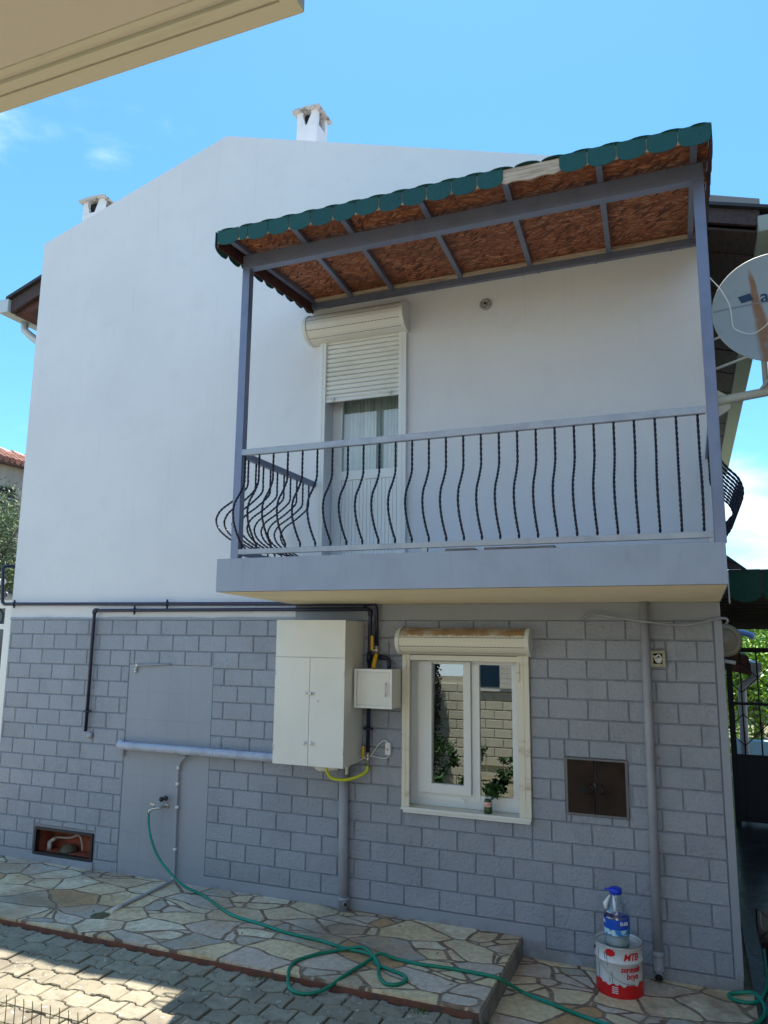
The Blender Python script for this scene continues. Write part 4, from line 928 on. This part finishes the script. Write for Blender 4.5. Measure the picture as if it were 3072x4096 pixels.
f = MB(); f.lathe([(.036,.350),(.041,.352),(.041,.386),(.034,.392),(0,.393)], (BX,BY,BZ), 24, caps=False); f.box(BX-.072,BX-.030,BY-.014,BY+.014,BZ+.372,BZ+.380,.003); f.build('cap', m_bluecap, bt)
f = MB(); f.tube([(BX-.035,BY-.03,BZ+.345),(BX-.065,BY-.05,BZ+.29),(BX-.060,BY-.055,BZ+.255)], [.006,.016,.010], 6, 0); f.tube([(BX-.01,BY-.042,BZ+.345),(BX-.004,BY-.062,BZ+.30),(BX,BY-.075,BZ+.25)], [.006,.011,.006], 6); f.build('handle', m_whtxt, bt)
def cb_(a0, z0):
    def fn(u, v, w):
        a = a0+u/BR; r_ = BR+.002+w; return Vector((BX+r_*math.sin(a), BY-r_*math.cos(a), BZ+z0+v))
    return fn
textmesh('Erikli', .034, m_whtxt, 'label_lettering', bt, cb_(va+.25, .160), 0, .0005, .9)
textmesh('Erikli', .034, m_whtxt, 'label_lettering', bt, cb_(va-1.75, .160), 0, .0005, .9)

bt.scale = (1,1,.92); bk.scale = (1,1,.96)
# plant in a jar on the window sill
pj = thing('potted_cutting', (-1.52, .02, .975), 'green leafy cutting in a small labelled jar on the window sill', 'plant')
f = MB(); f.lathe([(0,0),(.030,0),(.032,.01),(.032,.07),(.027,.085),(.027,.10)], (-1.52,.02,.975), 18); f.build('jar', M('green_jar_glass', (.03,.07,.03), .15), pj)
f = MB(); f.lathe([(.033,.05),(.033,.085)], (-1.52,.02,.975), 18); f.build('jar_label', M('faded_red_label', (.62,.30,.27), .5, c2=(.7,.66,.6), vs=30), pj)
def leaves(f, c, rad, n, sz, wf=.5, clump=0, up=.0):
    c = Vector(c); cl = []
    if clump:
        for _ in range(clump):
            d = Vector((random.gauss(0,1),random.gauss(0,1),random.gauss(0,1))).normalized()*(random.random()**.45)
            cl.append(Vector((d.x*rad[0],d.y*rad[1],d.z*rad[2])))
    for _ in range(n):
        d = Vector((random.gauss(0,1),random.gauss(0,1),random.gauss(0,1))).normalized()*(random.random()**.5)
        if clump:
            k = random.choice(cl); s_ = .30
            p = c+k*.92+Vector((d.x*rad[0]*s_,d.y*rad[1]*s_,d.z*rad[2]*s_))
        else: p = c+Vector((d.x*rad[0],d.y*rad[1],d.z*rad[2]))
        a = Vector((random.gauss(0,1),random.gauss(0,1),random.gauss(0,.7)+up)).normalized(); b = a.orthogonal().normalized(); b.rotate(Matrix.Rotation(random.random()*6.3,3,a))
        L_ = sz*random.uniform(.7,1.3); w_ = L_*wf; cr = a.cross(b)
        vs = [f.bm.verts.new(q) for q in (p, p+a*L_*.45+b*w_*.5+cr*L_*.06, p+a*L_, p+a*L_*.45-b*w_*.5+cr*L_*.06)]
        f.bm.faces.new(vs)
f = MB(); leaves(f, (-1.485,.02,1.15), (.075,.04,.07), 170, .038, .8); f.build('foliage', m_leafP, pj)
f = MB()
for d in ((0,.0),(.04,.02),(-.03,.01)): f.tube([(-1.52,.02,1.0),(-1.52+d[0],.02+d[1],1.15)], .003, 5)
f.build('stem', m_leafP, pj)

# ================================================================ SATELLITE DISH
sd = thing('satellite_dish', (.30, .1, 4.15), 'large pale satellite dish with rust streak beside the balcony post', 'satellite dish')
DC = Vector((.700,-.30,4.630)); DN = Vector((-.02,-1,.12)).normalized()
def ellM(): 
    z = DN; x = Vector((1,0,0)); x = (x-z*x.dot(z)).normalized(); y = z.cross(x)
    return Matrix(((x.x,y.x,z.x,DC.x),(x.y,y.y,z.y,DC.y),(x.z,y.z,z.z,DC.z),(0,0,0,1)))
DM = ellM()
f = MB(); rp_ = [(.001,-.0)]+[(r_, r_*r_*.30) for r_ in (.1,.2,.3,.38,.418)]+[(.424,.054),(.430,.050),(.426,.042)]+[(r_, r_*r_*.30-.006) for r_ in (.38,.3,.2,.1,.001)]
f.lathe(rp_, (0,0,0), 64); o = f.build('reflector', m_dish, sd); o.parent = sd; o.matrix_parent_inverse = Matrix.Identity(4); o.matrix_local = Matrix.Translation(-Vector(sd.location))@DM
def on_dish(u0, v0):
    def fn(u, v, w):
        x, y = u0+u, v0+v; return DM@Vector((x, y, (x*x+y*y)*.30+.002+w))
    return fn
textmesh('ar', .135, m_dishtxt, 'dish_lettering', sd, on_dish(-.105,.072), 0, .002, .95)
f = MB(); F = on_dish(0,0)
f.quad(F(-.250,.128,.001),(F(-.228,.078,.001)),F(-.148,.098,.001),F(-.168,.150,.001)); f.build('flag_mark', m_dishtxt, sd)
f = MB()
for i in range(14):
    x = -.42+.84*i/14; x2 = -.42+.84*(i+1)/14; z = .02+.05*(1-(x/.42)**2); z2 = .02+.05*(1-(x2/.42)**2)
    f.quad(F(x,z-.004,.001),F(x2,z2-.004,.001),F(x2,z2+.004,.001),F(x,z+.004,.001))
f.build('rib_line', M('dish_rib_shade', (.20,.24,.27), .5), sd)
f = MB()
for v0, v1, u0 in ((-.01,-.33,.005),): f.tube([F(u0,v0,.006),F(u0+.02,v1,.006)], .004, 6)
for u, v in ((.005,-.01),(.012,-.10),(.02,-.20),(.05,-.01)): f.lathe([(0,0),(.010,0),(.008,.006),(0,.007)], F(u,v,.004), 10, DN)
f.build('bolt_bracket', m_iron, sd)
f = MB(); f.tube([F(-.43,.28,.03),F(-.36,.16,.06),F(-.31,.04,.05),F(-.30,-.10,.05),F(-.29,-.14,.04),F(-.24,-.18,.04),F(-.17,-.195,.04),F(-.08,-.16,.10),F(.06,-.05,.22),F(.12,.02,.3)], .004, 6, 4); f.build('dish_cable', m_pvc, sd)
f = MB(); f.tube([(.24,.02,4.09),(.62,.0,4.125),(1.1,-.02,4.16)], .034, 14); f.build('arm', M('pale_steel_tube', (.50,.50,.45), .5), sd)
f = MB(); f.prism([(.218,4.24),(.375,4.12),(.375,4.03),(.218,3.93)], 1, .02, .05); f.box(.2175,.228,-.05,.12,3.93,4.26); f.build('wall_bracket', M('pale_bracket_paint', (.55,.53,.46), .6), sd)
f = MB(); f.tube([(.24,.10,4.36),(.55,.02,4.43),(.95,-.05,4.52)], .011, 8); f.tube([(.24,.10,4.60),(.40,.02,4.62)], .009, 8); f.tube([(.58,-.02,4.14),(.78,-.12,4.36)], .011, 8); f.tube([(.78,-.12,4.36),(.95,-.1,4.15)], .009, 8); f.build('brace', m_galv, sd)
f = MB(); f.tube([F(-.15,-.1,-.02),(.62,.0,4.40),(.62,.0,4.12)], .02, 10); f.build('mast', m_galv, sd)
wp = thing('white_wall_pipe', (.27,.25,4.2), 'white pipe on the side wall behind the satellite dish', 'pipe')
f = MB(); f.tube([(.26,.35,3.9),(.26,.35,5.0)], .03, 10); f.tube([(.26,.35,4.5),(.26,.35,4.55)], .036, 10); f.build('pipe', m_pvc, wp)

# ================================================================ RIGHT HAND PASSAGE
lc = thing('passage_canopy', (1.2, 2.5, 2.7), 'low green shingled canopy with dark sheet underside over the passage at the right', 'canopy')
f = MB()
for i, xa in enumerate((.335,.59,.83,1.07,1.31,1.55,1.79,2.03)):
    n = 10; pr = [(xa+.003, 2.905-.02*i)]
    for k in range(n+1):
        a = math.pi+math.pi*k/n; pr.append((xa+.12+.117*math.cos(a), 2.70-.012*i+.07*math.sin(a)))
    pr.append((xa+.237, 2.905-.02*i)); f.prism(pr, 1, .99, .996)
f.build('front_shingles', m_shing2, lc)
f = MB(); f.box(.33,2.2,.985,1.03,2.888,2.902); f.build('ridge_strip', m_rust, lc)
f = MB()
f.prism([(1.0,2.70),(7.0,2.50),(7.0,2.53),(1.0,2.90)], 0, .24, 2.2)
for k in range(16): y = 1.03+k*.38; z = 2.70-.2*(y-1)/6; f.box(.24,2.2,y,y+.05,z-.022,z+.01)
f.build('corrugated_sheet', m_sheetdk, lc)
f = MB(); f.tube([(.235,.90,3.06),(.47,1.02,2.895)], .012, 6); f.prism([(.236,3.08),(.30,3.05),(.475,2.905),(.236,2.905)], 1, .97, .985); f.build('corner_flashing', m_rust, lc)
f = MB(); f.box(.322,.334,.985,.997,2.62,2.90); f.build('edge_trim', m_galv, lc)
gt = thing('iron_gate', (1.3, 5.2, 0), 'black iron gate with diamond bars closing the passage at the right', 'gate')
GY = 5.2
f = MB(); f.box(.50,2.3,GY-.02,GY+.02,2.165,2.225,.003); f.box(.50,2.3,GY-.015,GY+.015,1.485,1.52); f.box(.50,2.3,GY-.02,GY+.02,.82,.86); f.box(.50,2.3,GY-.02,GY+.02,.03,.08); f.box(.43,.50,GY-.03,GY+.03,0,2.225); f.box(2.3,2.36,GY-.03,GY+.03,0,2.225); f.build('frame', m_gatem, gt)
f = MB()
for k in range(9): x = .60+k*.20; f.tube([(x,GY,.85),(x,GY,2.18)], .010, 6)
f.build('upright_bars', m_gatem, gt)
f = MB()
for zc_ in (1.84,1.17):
    for k in range(5):
        x = .60+k*.40
        for a, b_ in (((x-.20,zc_),(x,zc_+.20)),((x,zc_+.20),(x+.20,zc_)),((x-.20,zc_),(x,zc_-.20)),((x,zc_-.20),(x+.20,zc_))): f.tube([(a[0],GY-.012,a[1]),(b_[0],GY-.012,b_[1])], .007, 5)
f.build('diamond_bars', m_gatem, gt)
f = MB(); f.box(.50,2.3,GY+.003,GY+.012,.08,.82)
for k in range(5): x = .60+k*.40; f.box(x-.015,x+.015,GY-.008,GY+.003,.08,.82)
f.build('sheet_panel', M('dark_gate_sheet', (.010,.010,.020), .5, .1), gt)
sd2 = thing('small_dish', (.24,.35,2.31), 'small beige satellite dish seen from behind at the cladding corner', 'satellite dish')
f = MB(); f.lathe([(0,.02),(.03,.022),(.035,.012),(.085,.002),(.118,-.012),(.125,-.010),(.122,0),(.10,.012),(.088,.014)], (.247,.35,2.315), 36, Vector((.05,-1,.0))); f.build('reflector', m_dish2, sd2)
f = MB(); f.tube([(.23,.5,2.20),(.30,.38,2.25),(.28,.36,2.31)], .012, 8); f.tube([(.225,.33,2.163),(.31,.31,2.150)], .014, 8); f.build('arm', m_galv, sd2)
nh = thing('shed_roof', (.7,6.5,2.1), 'reddish shed eave with gutter and grey downpipe behind the iron gate', 'roof')
f = MB(); f.prism([(.33,2.16),(.78,2.11),(.81,2.00),(.86,1.81),(.33,1.91)], 1, 6.52, 6.64); f.build('fascia', m_redbrown, nh)
f = MB(); f.prism([(.33,2.178),(.83,2.122),(.83,2.11),(.33,2.16)], 1, 6.5, 9.5); f.build('sheet', m_rust, nh)
f = MB(); f.box(.81,.96,6.46,9.5,1.88,2.00,.012); f.build('gutter', m_greypipe, nh)
f = MB(); f.tube(path([(.88,6.53,1.89),(.878,6.53,1.78),(.68,6.53,1.66),(.676,6.53,1.46),(.650,6.53,0.0)], .07), .058, 14)
f.build('downpipe', m_greypipe, nh)
f = MB(); f.tube([(.40,7.4,2.2),(.62,7.4,2.42),(.80,7.4,2.44),(.95,7.4,2.38)], .045, 10, 4); tag(f.build('blue_tarpaulin', m_bluetarp), 'blue plastic sheet glimpsed above the gate behind the small dish', 'tarpaulin')
f = MB(); f.box(.60,2.6,8.0,8.2,0,.72,.02); tag(f.build('garden_wall', m_paleblue), 'low pale blue garden wall seen through the gate bars', 'wall')
def tree(name, label, loc, trunk_h, rad, n, sz, mat, cat='tree', group=None, wf=.5, clump=30, cz=None):
    r = thing(name, loc, label, cat, group); x, y, z = loc
    f = MB(); hc = cz if cz else trunk_h
    f.tube([(x,y,z),(x+.05,y,z+trunk_h*.5),(x-.03,y+.03,z+trunk_h)], [.11,.085,.06], 10)
    for k in range(6):
        a = k*1.05; f.tube([(x,y,z+trunk_h*.75),(x+math.cos(a)*rad[0]*.35,y+math.sin(a)*rad[1]*.35,z+hc+.1),(x+math.cos(a)*rad[0]*.75,y+math.sin(a)*rad[1]*.75,z+hc+rad[2]*.45)], [.05,.035,.012], 6)
    f.build('trunk', m_bark, r)
    f = MB(); leaves(f, (x,y,z+hc), rad, n, sz, wf, clump); f.build('crown', mat, r); return r
tree('leafy_tree', 'bright green sunlit tree right behind the iron gate', (1.1,10.5,0), 1.6, (1.9,1.5,1.6), 9000, .11, m_leafG, wf=.6, clump=60, cz=1.75)
tree('leafy_tree', 'taller pale green tree farther back beyond the gate at the far right', (2.9,14.5,0), 2.2, (2.4,2.0,1.9), 6000, .14, m_leafG, wf=.6, clump=60, cz=2.2)
f = MB(); f.box(.3,6,19,19.3,0,3.0); tag(f.build('far_wall', m_oldwall), 'plain grey wall far behind the trees beyond the gate', 'wall')

sb = thing('side_shade_block', (2.4,-1,0), 'added unseen beige building block that shades the passage and right wall', 'building')  # unseen block added to keep light off the passage and lower right wall
f = MB(); f.box(1.75,6,-7.5,4.6,0,5.6); f.build('wall', M('side_shade_block_beige', (.40,.37,.31), .9, c2=(.34,.31,.26), vs=2), sb)
f = MB(); f.box(1.55,6.2,-7.7,4.8,5.6,5.75); f.build('roof', m_tileroof, sb)
f = MB()
for yy in (-4,-1,2): f.box(1.72,1.76,yy,yy+1.1,1.2,2.3)
f.build('window', m_dark, sb)
# ================================================================ LEFT BACKGROUND
nbr = thing('neighbour_house', (-21,11,0), 'old weathered house with red tiled roof in the left background', 'house')
f = MB(); f.box(-24,-18,6.0,17,0,7.10); f.build('wall', m_oldwall, nbr)
f = MB()
for i in range(56):
    y = 5.7+i*.205
    for j in range(5): f.tube([(-17.72-j*.33,y,7.20+j*.125),(-18.10-j*.33,y,7.20+j*.125+.13)], [.095,.075], 6)
f.build('roof_tiles', m_tileroof, nbr)
f = MB(); f.prism([(-17.75,7.08),(-17.75,7.17),(-19.5,7.83),(-19.5,7.3)], 1, 5.6, 17.2); f.build('roof', m_redbrown, nbr)
f = MB()
for i in range(22): y = 5.6+i*.54; f.tube([(-19.42,y,7.86),(-19.42,y+.50,7.84)], [.13,.10], 10)
f.build('ridge_tiles', M('pink_ridge_tile', (.55,.36,.30), .8), nbr)
f = MB(); f.box(-18.05,-17.97,8.6,10.015,5.0,6.455); wn = f.build('window', m_dark, nbr)
f = MB(); f.box(-17.97,-17.94,8.6,10.0,6.10,6.16); f.box(-17.97,-17.94,9.30,9.36,5.0,6.10); f.box(-17.97,-17.95,9.68,9.90,5.05,6.08); f.build('window_bar', M('blue_grey_bar', (.08,.10,.16), .5), wn)
tree('olive_tree', 'olive tree with silvery leaves at the left edge of the picture', (-13.0,5.0,0), 3.4, (1.1,1.2,1.65), 16000, .085, m_leafO, wf=.28, clump=70, cz=3.65)
tree('olive_tree', 'lower olive bush growing behind the porch roof at the left', (-12.6,5.6,0), 2.4, (.9,.9,.95), 9000, .085, m_leafO, wf=.3, clump=50, cz=3.25)
po = thing('porch', (-8.2,1.2,0), 'low cream porch with white glazed frame at the left of the house', 'porch')
f = MB(); f.box(-10.5,-6.66,.62,3.0,0,2.78); f.build('wall', M('pale_cream_render', (.66,.64,.55), .85, c2=(.58,.56,.49), vs=3), po)
f = MB(); f.box(-10.6,-7.05,.42,3.0,2.782,2.80); f.build('roof_edge', m_rust, po)
f = MB(); f.tube([(-10.6,.44,2.83),(-7.6,.44,2.86),(-7.28,.44,2.90)], [.05,.05,.035], 14, 3); f.build('roof_roll', m_pvcframe, po)
f = MB(); f.tube([(-7.20,.40,2.745),(-7.20,.62,2.745)], .035, 12, caps=False); f.build('spout', m_galv, po)
f = MB(); f.box(-7.15,-6.70,.64,.9,2.80,3.02); f.build('parapet', m_galv, po)
f = MB(); f.box(-10.5,-7.36,.575,.62,2.60,2.70,.004); f.box(-7.37,-7.19,.575,.62,.0,2.70,.004); f.box(-10.5,-7.36,.575,.62,2.36,2.42,.004); f.box(-6.96,-6.67,.30,.36,.0,2.42,.004); f.build('glazed_frame', m_pvcframe, po)
f = MB(); f.quad((-10.5,.60,2.42),(-7.36,.60,2.42),(-7.36,.60,2.60),(-10.5,.60,2.60)); f.box(-10.4,-7.36,.600,.612,.1,2.36); f.build('glass', M('dark_porch_glass', (.04,.06,.07), .1), po)
f = MB(); f.lathe([(.09,.0),(.11,.01),(.09,.02)], (-7.56,.57,2.50), 24, Vector((0,-1,0))); f.build('round_vent', m_black, po)

# ================================================================ FOREGROUND
fn_ = thing('wire_fence', (-4.5,-2.6,.09), 'low green welded wire garden fence at the lower left corner', 'fence')
yfz = -2.6
f = MB()
for i in range(90):
    x = -8.5+i*.062; f.tube([(x,yfz,.08),(x,yfz,.345),(x-.004,yfz,.375)], .0026, 5)
f.build('upright_wires', M('green_coated_wire', (.055,.065,.02), .5), fn_)
f = MB()
for z in (.335,.24,.15): f.tube([(-8.5,yfz-.003,z),(-2.9,yfz-.003,z)], .0022, 5)
f.build('cross_wires', M('dark_wire', (.04,.045,.025), .5), fn_)
f = MB()
for i in range(60):
    a = random.random()*6.28; L_ = random.uniform(.06,.14); b0 = Vector((-3.66+random.uniform(-.03,.03),-2.64+random.uniform(-.03,.03),.09+random.uniform(.10,.24)))
    d = Vector((math.cos(a),math.sin(a),random.uniform(-.4,.8))).normalized()*L_; q = d.orthogonal().normalized()*.004
    f.bm.faces.new([f.bm.verts.new(v) for v in (b0-q,b0+q,b0+d)])
f.tube([(-3.66,-2.64,.08),(-3.67,-2.64,.30)], [.05,.015], 8); tag(f.build('dry_plant', m_dryg), 'dry straw coloured plant stump at the lower left corner by the fence', 'plant')
def tuft(x, y, z, n, h, lab, m=m_grass):
    f = MB()
    for i in range(n):
        a = random.random()*6.28; b0 = Vector((x+random.gauss(0,.035),y+random.gauss(0,.02),z)); d = Vector((math.cos(a)*.5,math.sin(a)*.5,1)).normalized()*h*random.uniform(.4,1.1); q = Vector((math.cos(a+1.57),math.sin(a+1.57),0))*.003
        f.bm.faces.new([f.bm.verts.new(v) for v in (b0-q,b0+q,b0+d)])
    tag(f.build('grass_tuft', m), lab, 'grass')
tuft(-1.23,-1.20,0,110,.09,'green grass tuft at the front right corner of the stone platform')
tuft(-1.62,-1.29,.075,60,.05,'small weed tuft at the foot of the red platform edge')
tuft(-2.72,-1.28,.075,50,.05,'small weed growing in front of the hose loop at the platform edge')
# gravel crumbs in the paver joints
f = MB()
for i in range(500):
    x = random.uniform(-6,-1.4); y = -1.27-abs(random.gauss(0,.16)); s_ = random.uniform(.002,.006)
    f.box(x,x+s_,y,y+s_*1.2,.088,.092+s_*.6)
for i in range(260):
    x = random.uniform(-6.5,-1.35); y = random.uniform(-1.2,-.02); s_ = random.uniform(.002,.006)
    f.box(x,x+s_,y,y+s_*1.3,.138,.1385+s_*.6)
f.build('mortar_crumbs', M('pale_crumbs', (.42,.40,.37), .9), kind='stuff')
f = MB()
for i in range(170):
    if i % 3: x = random.uniform(-6,-1.4); y = -1.27-abs(random.gauss(0,.25)); z = .098
    else: x = random.uniform(-6.3,-1.4); y = random.uniform(-1.15,-.03); z = .142
    a = random.random()*6.28; L_ = random.uniform(.008,.022); d = Vector((math.cos(a),math.sin(a),random.uniform(-.1,.3)))*L_; q = Vector((-math.sin(a),math.cos(a),.2))*L_*.3; p0 = Vector((x,y,z))
    f.bm.faces.new([f.bm.verts.new(v) for v in (p0-d, p0-q, p0+d, p0+q)])
f.build('fallen_leaves', M('dry_leaf_litter', (.16,.10,.04), .8, isl=.5), kind='stuff')

# ================================================================ OPPOSITE HOUSE (over and behind the camera)
op = thing('opposite_house', (-3,-6.9,0), 'neighbouring house opposite whose beige balcony underside hangs over the upper left corner', 'house')
YO = -6.4
f = MB(); f.box(-3.5,-.95,-9.5,YO,0,6.2); f.build('wall', m_oppw, op)
f = MB()
for k in range(14):
    z0 = .25+k*.1487
    xx = -3.5+(L/2 if k % 2 else 0)
    while xx < -.98:
        f.box(max(xx,-3.5)+.004, min(xx+L,-.95)-.004, YO, YO+.026, z0+.007, z0+.1417, .008); xx += L
f.build('stone_cladding', m_oppw, op)
f = MB(); f.box(-3.36,-2.66,YO+.027,YO+.06,1.45,2.45); ow = f.build('window', m_pvcframe, op)
f = MB(); f.box(-3.30,-2.95,YO+.061,YO+.066,1.52,2.38); f.build('pane', M('dark_blue_pane', (.02,.05,.09), .05), ow)
f = MB()
for k in range(11): f.box(-2.95,-2.70,YO+.061,YO+.074,1.5+k*.08,1.575+k*.08,.004)
f.build('shutter', m_pvc, ow)
f = MB(); f.box(-2.45,-.55,YO,-5.10,3.298,3.55); f.build('balcony_slab', m_oppsoff, op)
f = MB(); f.box(-2.50,-.520,-5.100,-5.067,3.294,3.56,.004); f.box(-2.50,-.545,-5.128,-5.108,3.290,3.30,.003); f.box(-2.50,-.56,-5.150,-5.138,3.295,3.30,.002)
f.box(-.548,-.515,YO,-5.098,3.294,3.56,.004); f.box(-.578,-.556,YO,-5.128,3.290,3.30,.003); f.box(-.60,-.588,YO,-5.150,3.295,3.30,.002)
f.build('edge_moulding', m_oppmould, op)
gw = thing('stone_garden_wall', (-7,-6.5,0), 'stone clad garden wall opposite, mirrored in the kitchen window', 'wall')
f = MB(); f.box(-11,-3.55,-6.6,YO,0,2.0); f.build('wall', m_oppw, gw)
f = MB()
for k in range(11):
    z0 = .25+k*.1487; xx = -11+(L/2 if k % 2 else 0)
    while xx < -3.6: f.box(xx+.004, min(xx+L,-3.55)-.004, YO, YO+.026, z0+.007, z0+.1417, .008); xx += L
f.build('stone_cladding', m_oppw, gw)
tree('added_cypress', 'added dark slim cypress in the opposite garden bed, darkens the reflection at the left of the kitchen window', (-4.10,-6.0,.09), .9, (.24,.2,1.7), 9000, .05, m_cyp, wf=.5, clump=0, cz=1.5)  # invented tree, only there to put a dark strip in the window reflection
for i, (x, y, h) in enumerate(((-4.9,-5.9,.6),(-3.75,-5.8,.95),(-3.2,-5.8,.6),(-2.7,-5.9,.4),(-6.0,-5.9,.6),(-3.5,-5.2,.4))):
    f = MB(); leaves(f, (x,y,.1+h*.55), (.28,.2,h*.5), 500, .06, .6, 8); tag(f.build('garden_shrub', m_leafP), None)
    o = bpy.data.objects[f'garden_shrub' if i == 0 else 'garden_shrub.%03d' % i]
    tag(o, ('second shrub from the left', 'tallest shrub beside the added cypress', 'shrub under the left part of the mirrored window', 'lowest shrub nearest the balcony', 'leftmost shrub', 'small shrub standing forward of the others')[i]+' in the opposite garden bed', 'shrub', 'shrubs in the opposite garden bed')
